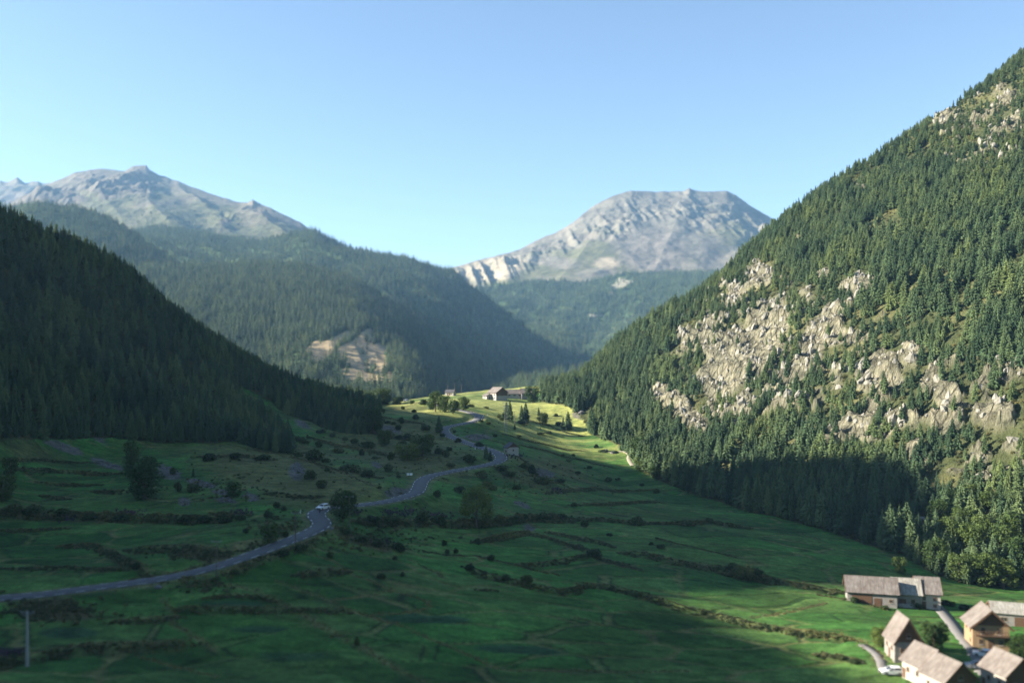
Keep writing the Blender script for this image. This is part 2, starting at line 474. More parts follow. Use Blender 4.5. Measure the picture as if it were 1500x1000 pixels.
# ------------------------------------------------------------------ near terrain: the sheet
_rows = np.concatenate([np.linspace(4, 150, 50, endpoint=False), np.linspace(150, 300, 270, endpoint=False),
                        np.linspace(300, 460, 190, endpoint=False), np.linspace(460, 720, 190, endpoint=False), np.linspace(720, 1050, 70)])
_cols = np.concatenate([-0.62 - np.linspace(2.6, 0.02, 60) ** 1.3, np.linspace(-0.62, 0.62, 600), 0.62 + np.linspace(0.02, 1.5, 40) ** 1.2])
GT, GY = np.meshgrid(_cols, _rows)
GX = GT * GY
NR, NC = GX.shape
H0 = base_h(GX, GY)
H = H0.copy()
PX0, PY0 = proj(GX, GY, H0)

# which land is which
FOREST_L = [(-4000, 760), (-300, 660), (0, 643), (170, 641), (240, 650), (300, 648), (345, 645), (400, 662), (428, 663), (426, 640), (400, 616), (350, 590), (335, 577),
            (355, 566), (400, 590), (416, 606), (450, 616), (470, 626), (500, 634), (528, 636), (550, 630), (557, 600), (556, 560), (540, -3000), (-4000, -3000)]
FOREST_R = [(792, 560), (794, 588), (833, 595), (852, 613), (868, 638), (903, 651), (927, 672), (935, 686), (973, 708), (1003, 720), (1052, 736), (1099, 750), (1150, 759),
            (1220, 780), (1268, 797), (1322, 812), (1370, 842), (1415, 856), (1500, 862), (3000, 900), (3000, -4000), (792, -4000)]


def in_poly(px, py, poly):
    r = np.zeros(px.shape, bool); n = len(poly)
    for i in range(n):
        x1, y1 = poly[i]; x2, y2 = poly[(i + 1) % n]
        c = ((y1 > py) != (y2 > py)) & (px < (x2 - x1) * (py - y1) / (y2 - y1 + 1e-12) + x1)
        r ^= c
    return r


forL = in_poly(PX0, PY0, FOREST_L) & (GX < 0)
forR = in_poly(PX0, PY0, FOREST_R) & (GX > 5)


def blobs(px, py, lst):
    m = np.zeros(px.shape)
    for bx, by, rx, ry, ang, w in lst:
        ca, sa = math.cos(math.radians(ang)), math.sin(math.radians(ang))
        dx = px - bx; dy = py - by
        u = (dx * ca + dy * sa) / rx; v = (-dx * sa + dy * ca) / ry
        m = np.maximum(m, w * np.clip(1.35 - np.sqrt(u * u + v * v), 0, 1))
    return m


# cliffs and outcrops on the sunlit slope
ROCKS = [(1120, 490, 38, 75, 20, 1), (1060, 545, 45, 45, -20, 1), (1075, 500, 30, 40, 25, .9), (1030, 490, 18, 30, 25, .9), (1000, 490, 14, 22, 30, .8), (1112, 400, 25, 22, -30, .95), (1075, 435, 14, 25, 15, .8),
         (975, 585, 25, 22, 40, .95), (1010, 612, 34, 20, 40, 1), (1090, 590, 20, 25, 0, .8), (1185, 520, 22, 45, 20, .95), (1215, 480, 24, 32, -20, .95), (1290, 550, 45, 42, -10, 1.05), (1330, 530, 25, 25, 0, .9),
         (1255, 420, 30, 24, -20, .8), (1205, 405, 18, 12, 0, .7), (1180, 430, 18, 16, 0, .7), (1250, 625, 48, 16, -25, .9), (1310, 615, 25, 15, -20, .95), (1390, 590, 40, 25, 15, .85), (1455, 610, 40, 28, 10, .95),
         (1490, 655, 30, 14, 0, .85), (1365, 560, 20, 22, 0, .8), (1168, 352, 12, 7, 0, .8), (1258, 280, 10, 6, 0, .7), (1380, 175, 16, 10, -30, .8), (1430, 178, 14, 14, -30, .8), (1455, 222, 10, 8, -30, .7),
         (1480, 180, 22, 14, -40, .8), (1475, 140, 22, 16, -40, .65), (1380, 625, 25, 12, 20, .8), (1430, 660, 22, 12, 20, .7), (1340, 665, 20, 9, 0, .6), (1140, 600, 14, 12, 0, .6), (1350, 775, 10, 14, 0, .8), (1402, 773, 14, 8, 0, .8),
         (1160, 560, 16, 22, 20, .6), (1230, 560, 14, 24, 10, .6), (1040, 600, 10, 12, 0, .6), (935, 625, 8, 8, 0, .5), (1120, 640, 20, 8, 0, .5), (1400, 690, 26, 10, 10, .6)]
rock_shape = np.maximum(blobs(PX0, PY0, ROCKS), np.minimum(0.36, blobs(PX0, PY0, [(1110, 510, 130, 120, 25, .6), (1280, 560, 170, 110, 10, .6), (1440, 620, 120, 90, 10, .6), (1440, 200, 70, 60, -35, .5)])))
rn = fbm(GX / 9 + GY / 40, GY / 14 + H0 / 16, 5, 31, 0.62)
rock = smooth(0.40, 0.55, rock_shape + 0.72 * rn) * forR
rock_spill = smooth(0.25, 0.7, rock_shape + 0.3 * rn) * forR

# relief
d_road, s_road, t_road = line_field(GX, GY, ROAD, 16.0)
hill = np.clip(forL * 1.0 + forR * 1.0, 0, 1)
H += (fbm(GX / 38, GY / 38, 4, 3) * 1.6 + fbm(GX / 9, GY / 9, 3, 5) * 0.25) * (0.35 + 0.65 * smooth(290, 420, GY)) * (1 - hill) * smooth(3, 16, d_road)
H += hill * (fbm(GX / 45, GY / 45, 5, 11) * 3.0) * smooth(0.0, 40.0, np.abs(H0 - (CAMZ - 60)))
# cliffs: benches and ribs standing out of the slope
ribs = ridged(GX / 13 + GY / 60, GY / 60, 4, 41)
ben = (H0 + 5 * fbm(GX / 20, GY / 20, 3, 44)) / 11.0
ben = ben - np.floor(ben)
ben = smooth(0.15, 0.55, ben) - ben
H += rock * (4.2 * ribs + 6.0 * ben + 2.8 * fbm(GX / 4.2, GY / 4.2, 4, 47))
bank_c = np.zeros(GX.shape); tan_c = np.zeros(GX.shape); hedge_seeds = []
for line, rise, wid, weed, hedge in BANKL:
    D, S, T = line_field(GX, GY, line, 12.0)
    m = D < 11
    if not m.any(): continue
    # the higher side of the step is the one whose land lies higher
    mid = line[len(line) // 2]; prev = line[len(line) // 2 - 1]
    v = (mid - prev) / (np.linalg.norm(mid - prev) + 1e-9); nrm = np.array([-v[1], v[0]])
    up = 1.0 if base_h(*(mid + 4 * nrm))[0] >= base_h(*(mid - 4 * nrm))[0] else -1.0
    wob = fbm(GX[m] / 4, GY[m] / 4, 2, 61) * 0.8
    sd = D[m] * S[m] * up + wob
    L = len(line) - 1
    taper = smooth(0, 0.4, T[m]) * smooth(0, 0.4, L - T[m])
    step = np.where(sd > 0, np.exp(-np.clip(sd, 0, None) / 6.0), -np.exp(np.clip(sd, None, 0) / 6.0)) * smooth(0, 1, np.abs(sd) / (wid * 0.6))
    H[m] += 0.5 * rise * step * taper * smooth(3, 8, d_road[m])
    face = np.exp(-((sd + 0.25 * wid) / (wid * 0.62)) ** 2) * taper
    bank_c[m] = np.maximum(bank_c[m], weed * face)
    crest = np.exp(-((sd - 0.75 * wid) / (0.5 * wid)) ** 2) * taper
    tan_c[m] = np.maximum(tan_c[m], 0.75 * crest)
for line, hw in TRACKL:
    D, S, T = line_field(GX, GY, line, 6.0)
    m = D < 5
    wob = 0.5 * fbm(GX[m] / 3, GY[m] / 3, 2, 71)
    t = np.exp(-((D[m] + wob * hw) / (hw * 1.1)) ** 2)
    tan_c[m] = np.maximum(tan_c[m], 0.8 * t)
    H[m] -= 0.12 * t
# small hay plots: jittered cells stretched along the contour
def plots_cells(x, y, sx, sy, ang, seed):
    ca, sa = math.cos(ang), math.sin(ang)
    u = (x * ca + y * sa) / sx + 0.25 * fbm(x / 30, y / 30, 2, seed); v = (-x * sa + y * ca) / sy + 0.3 * fbm(x / 26, y / 26, 2, seed + 3)
    iu, iv = np.floor(u), np.floor(v); best = np.full(x.shape, 9.0); sec = best.copy(); idv = np.zeros(x.shape)
    for a in (-1, 0, 1):
        for b in (-1, 0, 1):
            cu, cv = iu + a, iv + b
            du = cu + _hash(cu, cv, seed) - u; dv = cv + _hash(cu, cv, seed + 1) - v
            d = np.maximum(np.abs(du), np.abs(dv)) + 0.3 * np.minimum(np.abs(du), np.abs(dv)); h = _hash(cu, cv, seed + 2)
            n = d < best
            sec = np.where(n, best, np.minimum(sec, d)); idv = np.where(n, h, idv); best = np.where(n, d, best)
    return idv, sec - best


plot_id, plot_edge = plots_cells(GX, GY, 26.0, 9.5, 0.12, 55)
# the road bed
_ti = np.clip(t_road, 0, len(ROAD) - 1)
rz = np.interp(_ti, np.arange(len(ROAD)), ROAD[:, 2])
w = 1 - smooth(ROAD_HW + 1.0, ROAD_HW + 6.0, d_road)
H = np.where(d_road < 20, H * (1 - w) + (rz - 0.22) * w, H)
verge = np.exp(-((d_road - ROAD_HW - 0.8) / 1.1) ** 2)


def ground_z(x, y):
    x = np.asarray(x, float); y = np.asarray(y, float)
    r = np.clip(np.interp(y, _rows, np.arange(NR)), 0, NR - 1.001)
    c = np.clip(np.interp(x / y, _cols, np.arange(NC)), 0, NC - 1.001)
    i = r.astype(int); j = c.astype(int); fr = r - i; fc = c - j
    return (H[i, j] * (1 - fc) + H[i, j + 1] * fc) * (1 - fr) + (H[i + 1, j] * (1 - fc) + H[i + 1, j + 1] * fc) * fr


def grid_pick(A, x, y):
    r = np.clip(np.rint(np.interp(y, _rows, np.arange(NR))).astype(int), 0, NR - 1)
    c = np.clip(np.rint(np.interp(np.asarray(x) / y, _cols, np.arange(NC))).astype(int), 0, NC - 1)
    return A[r, c]


def cast_g(px, py, y0=140.0, y1=760.0):
    Y = np.arange(y0, y1, 0.3)
    X = (px - CX) / F * Y
    k = np.nonzero(CAMZ - (py - HY) / F * Y <= ground_z(X, Y))[0]
    k = k[0] if len(k) else len(Y) - 1
    return float(X[k]), float(Y[k]), float(ground_z(X[k], Y[k]))


# own colour of the land
def lerp(a, b, t): return a + (np.asarray(b) - a) * t[..., None]


C = np.zeros(GX.shape + (3,)); C[:] = (0.046, 0.130, 0.031)
big = fbm(GX / 55, GY / 30, 3, 81)
C = lerp(C, (0.066, 0.118, 0.034), smooth(-0.2, 0.5, big) * 0.7)
C = lerp(C, (0.028, 0.084, 0.023), smooth(0.1, 0.6, fbm(GX / 30, GY / 14, 2, 83)) * 0.8)
mow = np.sin(GY * 1.6 + 3 * fbm(GX / 40, GY / 40, 2, 85)) * smooth(0, 0.3, fbm(GX / 35, GY / 16, 2, 87))
C = lerp(C, (0.058, 0.108, 0.036), np.clip(mow, 0, 1) * 0.35)
C = C * (0.66 + 0.68 * plot_id)[..., None]
C = lerp(C, (0.070, 0.100, 0.036), (plot_id > 0.72) * 0.45)
edge = smooth(0.10, 0.0, plot_edge + 0.05 * fbm(GX / 5, GY / 5, 2, 58)) * smooth(-0.45, 0.0, fbm(GX / 28, GY / 28, 2, 57))
C = lerp(C, (0.135, 0.128, 0.060), edge * 0.8)
C = lerp(C, (0.022, 0.036, 0.014), smooth(0.16, 0.10, plot_edge) * smooth(0.06, 0.11, plot_edge) * smooth(-0.1, 0.2, fbm(GX / 20, GY / 20, 2, 59)))
# dry upper slope on the shaded side, dry bright far meadow
dry = blobs(PX0, PY0, [(420, 690, 170, 45, 10, 1), (560, 640, 130, 50, 15, 1), (600, 600, 90, 25, 10, .8), (300, 655, 130, 22, 5, .6), (800, 690, 80, 35, 10, .6), (640, 745, 60, 20, 0, .5), (120, 660, 150, 25, 0, .4)])
C = lerp(C, (0.11, 0.105, 0.045), smooth(0.15, 0.8, dry + 0.5 * fbm(GX / 22, GY / 22, 4, 91)) * 0.8)
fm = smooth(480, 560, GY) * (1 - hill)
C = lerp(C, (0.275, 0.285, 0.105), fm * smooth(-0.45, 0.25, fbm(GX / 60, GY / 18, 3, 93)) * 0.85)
plots = blobs(PX0, PY0, [(625, 906, 70, 7, 0, 1), (100, 927, 48, 10, 0, 1), (760, 950, 85, 8, 2, .8), (380, 920, 70, 8, 0, .6), (430, 960, 110, 14, 0, .5), (340, 885, 55, 6, 0, .9)])
C = lerp(C, (0.030, 0.070, 0.036), smooth(0.3, 0.6, plots))
brown = blobs(PX0, PY0, [(75, 893, 70, 16, 4, 1), (300, 812, 55, 9, 5, .9), (540, 795, 55, 12, 15, .9), (350, 800, 25, 8, -20, .7), (120, 760, 110, 7, 0, .6)])
C = lerp(C, (0.085, 0.060, 0.038), smooth(0.25, 0.8, brown + 0.35 * fbm(GX / 3, GY / 3, 3, 95)) * 0.85)
C = lerp(C, (0.070, 0.072, 0.036), np.clip(bank_c * (0.75 + 0.5 * fbm(GX / 2.5, GY / 2.5, 2, 97)), 0, 1) * 0.9)
C = lerp(C, (0.185, 0.165, 0.085), np.clip(tan_c * (0.8 + 0.9 * fbm(GX / 2.2, GY / 2.2, 3, 99)), 0, 1) * 0.75)
C = lerp(C, (0.14, 0.132, 0.072), np.clip(verge * (0.8 + 0.5 * fbm(GX / 4, GY / 4, 2, 101)), 0, 1) * 0.8)
SCREE = [(95, 655, 32, 6, 17, 1), (155, 678, 28, 6, 20, 1), (140, 640, 20, 6, 30, .9), (248, 692, 20, 9, 20, 1), (295, 707, 24, 5, 12, 1), (325, 720, 14, 6, 10, .9), (330, 732, 18, 6, 10, .8), (368, 728, 14, 6, 10, 1), (435, 690, 13, 12, 45, 1.1), (270, 733, 10, 8, 0, .8),
         (572, 628, 18, 5, 15, .9), (443, 623, 14, 5, 30, .9), (797, 692, 16, 6, 15, 1.), (765, 738, 14, 4, 20, .9), (552, 680, 10, 5, 20, .8), (820, 718, 12, 3, 0, .8), (700, 640, 24, 5, 0, .8), (850, 605, 14, 9, 0, .9), (583, 718, 22, 7, -10, .9), (775, 770, 12, 6, 20, .8)]
scree = smooth(0.3, 0.55, blobs(PX0, PY0, SCREE) + 0.25 * fbm(GX / 2.5, GY / 2.5, 3, 103)) * (1 - hill)
C = lerp(C, (0.105, 0.10, 0.10), scree)
H += -0.22 * smooth(0.12, 0.0, plot_edge) * (1 - hill) * (d_road > 9) * (GY < 480)
H += scree * 0.5 * fbm(GX / 1.6, GY / 1.6, 2, 105)
ff = np.zeros(C.shape); ff[:] = (0.050, 0.060, 0.028)
ff = lerp(ff, (0.13, 0.125, 0.060), smooth(-0.1, 0.5, fbm(GX / 20, GY / 20, 4, 107)) * 0.6)
C = lerp(C, ff, hill) if False else C * (1 - hill[..., None]) + ff * hill[..., None]
C = lerp(C, (0.15, 0.14, 0.095), rock_spill * 0.5)
rk = np.zeros(C.shape); rk[:] = (0.215, 0.208, 0.172)
rk = lerp(rk, (0.12, 0.117, 0.097), smooth(-0.1, 0.35, fbm(GX / 3.2 + GY / 9, GY / 12 + H0 / 26, 5, 109, 0.6)))
rk = lerp(rk, (0.235, 0.224, 0.183), smooth(0.1, 0.5, fbm(GX / 11, GY / 11, 3, 111)) * 0.6)
C = C * (1 - rock[..., None]) + rk * rock[..., None]

_idx = np.arange(NR * NC).reshape(NR, NC)
_q = np.stack([_idx[:-1, :-1], _idx[:-1, 1:], _idx[1:, 1:], _idx[1:, :-1]], -1).reshape(-1, 4)
_fl = forL[:-1, :-1].ravel(); _fr = forR[:-1, :-1].ravel()
_V = np.stack([GX, GY, H], -1).reshape(-1, 3); _C = C.reshape(-1, 3)


def sub_sheet(name, sel, mat, label):
    q = _q[sel]; used = np.unique(q); remap = np.full(NR * NC, -1); remap[used] = np.arange(len(used))
    o = mesh_np(name, _V[used], remap[q], [mat], smooth_shade=True, cols=_C[used])
    a = o.data.attributes.new('stone', 'FLOAT', 'POINT'); a.data.foreach_set('value', rock.ravel()[used].astype(np.float32))
    return tag(o, label, None, None, 'structure')


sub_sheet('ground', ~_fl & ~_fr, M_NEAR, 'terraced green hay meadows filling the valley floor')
sub_sheet('shaded_hill', _fl, M_SLOPE, 'steep wooded hill in full shade above the meadows')
sub_sheet('rocky_hillside', _fr, M_SLOPE, 'sunlit wooded hillside broken by pale rock cliffs')

# ------------------------------------------------------------------ far hills and mountains
# each: ridge line in photo points with its own distance; the land falls from there to its foot, and behind the ridge too
def far_hill(name, ridge, foot, mat, label, drop=0.0, nu=260, nv=110, power=1.0, relief=None, colour=None, back=0.45, sil=2.0, seed=0, vbase=None):
    ridge = np.array(ridge, float); foot = np.array(foot, float)
    u = np.linspace(ridge[0, 0], ridge[-1, 0], nu)
    # rows: foot (v=0) .. ridge (v=1) .. back (v up to 1.35)
    v = np.r_[np.linspace(0, 1, nv), np.linspace(1, 1.4, 14)[1:]]
    pr = np.interp(u, ridge[:, 0], ridge[:, 1]); yr = np.interp(u, ridge[:, 0], ridge[:, 2])
    pf = np.interp(u, foot[:, 0], foot[:, 1]); yf = np.interp(u, foot[:, 0], foot[:, 2])
    zr = CAMZ - (pr - HY) / F * yr - drop
    zr = zr + sil * fbm(u / 9.0, u * 0 + seed, 4, seed)
    kk = np.exp(-np.linspace(-2, 2, 61) ** 2); kk /= kk.sum()
    zs = np.convolve(np.pad(zr, 30, mode='edge'), kk, mode='valid')     # the body of the hill ignores the small teeth of the skyline
    zf = CAMZ - (pf - HY) / F * yf
    U, V = np.meshgrid(u, v)
    vv = np.clip(V, 0, 1)
    Y = yf + (yr - yf) * V
    Z = zf + (zs - zf) * vv ** power + (zr - zs) * smooth(0.78, 1.0, vv)
    Z = np.where(V > 1, Z - back * (Y - yr) - 0.0, Z)
    X = (U - CX) / F * Y
    if relief is not None:
        Z = Z + relief(X, Y, Z, U, vv) * np.where(V <= 1, np.clip((1 - V) * 3.5, 0, 1) * np.clip(V * 6, 0, 1), np.clip((V - 1) * 5, 0, 1) * 0)
    n, k = X.shape
    idx = np.arange(n * k).reshape(n, k)
    q = np.stack([idx[:-1, :-1], idx[:-1, 1:], idx[1:, 1:], idx[1:, :-1]], -1).reshape(-1, 4)
    cc = colour(X, Y, Z, U, vv)
    o = mesh_np(name, np.stack([X, Y, Z], -1).reshape(-1, 3), q, [mat], smooth_shade=True, cols=cc.reshape(-1, 3))
    tag(o, label, None, None, 'structure')
    return dict(X=X, Y=Y, Z=Z, U=U, V=V, o=o)


def spread(A, n, seed, keep=None, vmax=1.06):
    """random points over a far hill's surface, even by area"""
    r = np.random.default_rng(seed)
    X, Y, Z = A['X'], A['Y'], A['Z']
    ar = np.abs((X[:-1, 1:] - X[:-1, :-1]) * (Y[1:, :-1] - Y[:-1, :-1]))
    ar = np.where(A['V'][:-1, :-1] < vmax, ar, 0)
    p = (ar / ar.sum()).ravel()
    c = r.choice(len(p), n, p=p); i, j = np.unravel_index(c, ar.shape)
    fr = r.random(n); fc = r.random(n)
    def bl(M): return (M[i, j] * (1 - fc) + M[i, j + 1] * fc) * (1 - fr) + (M[i + 1, j] * (1 - fc) + M[i + 1, j + 1] * fc) * fr
    x, y, z, u, v = bl(X), bl(Y), bl(Z), bl(A['U']), bl(A['V'])
    if keep is not None:
        px, py = proj(x, y, z)
        k = r.random(n) < keep(x, y, z, px, py, v)
        x, y, z = x[k], y[k], z[k]
    return np.stack([x, y, z], 1)


def flat_forest(X, Y, Z, U, v):
    c = np.zeros(X.shape + (3,)); c[:] = (0.040, 0.066, 0.028)
    return lerp(c, (0.10, 0.115, 0.05), smooth(0.1, 0.6, fbm(X / 120, Y / 120, 4, 131)) * 0.5)


def gully(amp, wx, seed, tilt=0.0):
    def f(X, Y, Z, U, v):
        return amp * (ridged(X / wx + tilt * Y / wx, Y / (wx * 3.5), 4, seed) - 0.2) + 0.35 * amp * fbm(X / (wx * .35), Y / (wx * .35), 4, seed + 9)
    return f


def slipmask(X, Y, Z):
    px, py = proj(X, Y, Z)
    b = blobs(px, py, [(470, 517, 34, 17, -35, 1), (540, 520, 32, 34, 25, 1), (505, 515, 22, 14, 0, .8), (572, 552, 10, 12, 20, .9), (540, 553, 40, 14, 10, .8), (500, 495, 20, 8, -20, .8)])
    return smooth(0.34, 0.56, b + 0.7 * fbm(X / 22, Z / 60, 5, 133, 0.6) - 0.06)


HILL_A = far_hill('wooded_spur', [(20, 500, 1400), (60, 470, 1500), (130, 415, 1750), (190, 388, 1900), (240, 386, 1980), (300, 387, 2020), (380, 383, 2050), (440, 385, 2050), (500, 400, 2030), (550, 424, 1990),
                                  (600, 463, 1930), (650, 494, 1880), (700, 529, 1820), (760, 563, 1760), (800, 590, 1740)],
                  [(20, 570, 1150), (300, 575, 1150), (500, 590, 1130), (590, 592, 1120), (620, 590, 1180), (650, 586, 1290), (700, 580, 1470), (760, 574, 1640), (800, 600, 1680)],
                  M_FORESTFLOOR, 'rounded conifer covered spur with a bare earth slip at its foot', drop=5, power=0.95, relief=gully(13, 150, 201, 0.3), nu=300, nv=130, sil=5,
                  colour=lambda X, Y, Z, U, v: lerp(flat_forest(X, Y, Z, U, v), (0.30, 0.235, 0.16), slipmask(X, Y, Z)), seed=3)
HILL_K = far_hill('wooded_knoll', [(-120, 330, 2300), (-40, 300, 2400), (20, 298, 2450), (60, 294, 2500), (110, 301, 2500), (160, 316, 2450), (200, 344, 2350), (250, 379, 2200), (300, 410, 2050), (340, 440, 1900)],
                  [(-120, 520, 1300), (340, 500, 1500)], M_FORESTFLOOR, 'dark wooded knoll standing under the grey peak', drop=4, relief=gully(22, 200, 211), colour=flat_forest, nu=200, nv=80, sil=5, seed=5)
HILL_B = far_hill('forest_ridge', [(100, 372, 3300), (190, 338, 3300), (240, 330, 3300), (330, 345, 3200), (380, 352, 3100), (430, 340, 3050), (460, 334, 3000), (480, 346, 3000), (520, 364, 2970), (560, 369, 2950), (600, 376, 2920), (640, 389, 2890), (665, 394, 2870),
                                   (700, 424, 2840), (740, 454, 2800), (790, 494, 2750), (830, 515, 2700), (880, 536, 2650), (930, 565, 2620)],
                  [(100, 430, 2000), (400, 450, 2080), (560, 480, 2000), (620, 520, 1960), (680, 550, 2080), (750, 570, 2300), (860, 572, 2500), (930, 590, 2560)], M_FORESTFLOOR, 'long forest covered ridge dropping towards the valley head', drop=5, power=0.95,
                  relief=gully(40, 230, 221, 0.8), colour=flat_forest, nu=300, nv=120, sil=6, seed=7)
HILL_D = far_hill('wooded_flank', [(840, 560, 1250), (870, 534, 1350), (900, 516, 1450), (950, 488, 1500), (990, 462, 1550), (1030, 430, 1600), (1070, 398, 1650), (1150, 330, 1700), (1250, 250, 1750)],
                  [(840, 580, 1120), (950, 570, 1120), (1250, 500, 1150)], M_FORESTFLOOR, 'hazy wooded flank behind the rocky hillside', drop=5, relief=gully(15, 120, 231), colour=flat_forest, nu=160, nv=70, sil=4, seed=9)
HILL_E = far_hill('valley_wood', [(720, 575, 1500), (760, 553, 1550), (800, 545, 1600), (850, 537, 1650), (900, 527, 1700), (980, 510, 1750)], [(720, 585, 1300), (980, 585, 1300)], M_FORESTFLOOR,
                  'low wooded rise closing the valley bottom', drop=5, relief=gully(5, 90, 235), colour=flat_forest, nu=120, nv=40, sil=3, seed=10)


def col_c(X, Y, Z, U, v):
    c = flat_forest(X, Y, Z, U, v)
    px, py = proj(X, Y, Z)
    b = blobs(px, py, [(910, 414, 18, 10, -20, 1), (895, 430, 8, 5, 0, .8), (745, 412, 40, 5, -8, .9), (955, 472, 12, 3, 0, .7), (875, 462, 14, 3, 0, .6), (910, 492, 8, 4, 0, .6)])
    c = lerp(c, (0.24, 0.225, 0.19), smooth(0.4, 0.6, b * (px > 800) + 0.8 * fbm(X / 30, Y / 50, 4, 137, 0.6) - 0.1))
    return lerp(c, (0.15, 0.18, 0.07), smooth(0.3, 0.6, b * (px <= 800)))


HILL_C = far_hill('forest_basin', [(640, 430, 3700), (700, 420, 3800), (740, 413, 3850), (780, 409, 3900), (850, 412, 3900), (910, 400, 3950), (960, 399, 4000), (1010, 398, 4000), (1060, 396, 3950), (1130, 380, 3900), (1200, 360, 3800)],
                  [(640, 535, 3080), (780, 540, 3000), (860, 548, 2850), (930, 560, 2500), (1000, 560, 2300), (1200, 520, 2200)], M_FORESTFLOOR, 'forested basin under the pale grey mountain', drop=4,
                  relief=gully(36, 300, 241, -0.3), colour=col_c, nu=260, nv=110, sil=8, seed=11)


def peak_right_col(X, Y, Z, U, v):
    px, py = proj(X, Y, Z)
    c = np.zeros(X.shape + (3,)); c[:] = (0.139, 0.127, 0.111)
    n = fbm(X / 140, Z / 60, 5, 151)
    green = smooth(0.0, 0.45, fbm(X / 260 + Z / 200, Z / 120, 4, 153) + 0.16 + blobs(px, py, [(850, 385, 80, 25, -25, .5), (760, 400, 60, 14, -10, .7), (1060, 350, 50, 22, -25, .6), (980, 365, 30, 12, 0, .5)]) - 0.22)
    c = lerp(c, (0.084, 0.086, 0.048), green * 0.9 * smooth(0.95, 0.55, v))
    c = lerp(c, (0.098, 0.089, 0.079), smooth(-0.05, 0.3, n) * smooth(0.45, 0.75, v))
    sc = blobs(px, py, [(960, 370, 55, 40, 10, 1), (1040, 365, 30, 35, 25, .6)])
    c = lerp(c, (0.143, 0.127, 0.117), smooth(0.2, 0.7, sc))
    white = blobs(px, py, [(718, 394, 55, 18, -8, 1.1), (890, 385, 25, 10, 0, .7), (1080, 375, 30, 12, -25, .9)])
    return lerp(c, (0.236, 0.202, 0.163), smooth(0.25, 0.6, white + 0.25 * n))


def peak_right_relief(X, Y, Z, U, v):
    px, py = proj(X, Y, Z)
    cliff = smooth(0.45, 0.7, v + 0.12 * fbm(X / 300, Y / 300, 3, 161) - 0.1 * smooth(1020, 960, px) * smooth(900, 950, px))
    ribs = ridged(X / 95 + Z / 400, Y / 420, 5, 163)
    pleat = blobs(px, py, [(718, 394, 55, 22, -8, 1.2)])
    fine = fbm(X / 60, Y / 60, 5, 168)
    r = 30 * cliff * ribs + 26 * cliff * fine + 10 * (1 - cliff) * fbm(X / 220, Y / 260, 5, 165) + 5 * fine
    r = r + 38 * (ridged(X / 480 - Y / 1500, Y / 1900, 2, 167) - 0.1) + 16 * fbm(X / 170, Y / 200, 4, 166)
    return r + 34 * pleat * ridged(X / 70 + Z / 160, Z / 600, 3, 169)


PEAK_R = far_hill('grey_mountain', [(600, 425, 4900), (640, 402, 4950), (665, 391, 5000), (700, 381, 5050), (760, 366, 5150), (790, 350, 5200), (815, 340, 5250), (840, 325, 5300), (870, 301, 5350), (900, 286, 5400), (925, 279, 5450),
                                    (960, 281, 5500), (1000, 280, 5500), (1010, 276, 5500), (1018, 279, 5500), (1030, 280, 5500), (1065, 280, 5500), (1078, 286, 5480), (1090, 295, 5450), (1135, 323, 5400), (1180, 352, 5300), (1260, 400, 5200)],
                  [(600, 450, 4000), (740, 425, 4000), (900, 418, 4050), (1260, 420, 4100)], M_FAR, 'broad flat topped grey mountain with scree slopes and cliffs', relief=peak_right_relief,
                  colour=peak_right_col, nu=420, nv=170, power=1.1, sil=4, seed=13)


def peak_left_col(X, Y, Z, U, v):
    px, py = proj(X, Y, Z)
    c = np.zeros(X.shape + (3,)); c[:] = (0.120, 0.108, 0.090)
    green = smooth(-0.25, 0.3, fbm(X / 300 - Z / 200, Z / 150, 4, 171) + 0.25 - 0.6 * smooth(0.55, 0.9, v))
    c = lerp(c, (0.082, 0.086, 0.044), green * 0.85)
    rk = blobs(px, py, [(205, 262, 30, 24, 20, 1), (150, 270, 50, 22, 10, .9), (60, 290, 80, 20, 0, .9), (375, 305, 20, 10, 20, .8), (395, 315, 16, 6, 20, .8), (330, 325, 18, 8, 0, .6), (440, 330, 20, 8, 30, .8)])
    c = lerp(c, (0.115, 0.098, 0.084), smooth(0.25, 0.6, rk + 0.3 * fbm(X / 90, Z / 50, 4, 173)))
    return lerp(c, (0.160, 0.139, 0.111), smooth(0.2, 0.5, fbm(X / 120 + Z / 150, Z / 260, 4, 175)) * 0.6)


def peak_left_relief(X, Y, Z, U, v):
    px, py = proj(X, Y, Z)
    rk = blobs(px, py, [(205, 262, 35, 28, 20, 1.1), (150, 270, 60, 26, 10, 1), (60, 290, 90, 24, 0, 1), (375, 305, 22, 12, 20, .8), (330, 325, 20, 10, 0, .6)])
    return 42 * (ridged(X / 520 + Y / 900, Y / 1300, 2, 181) - 0.1) + (6 + 34 * np.clip(rk, 0, 1)) * ridged(X / 130 + Z / 300, Y / 420, 5, 183) + (8 + 18 * np.clip(rk, 0, 1)) * fbm(X / 65, Y / 65, 5, 185)


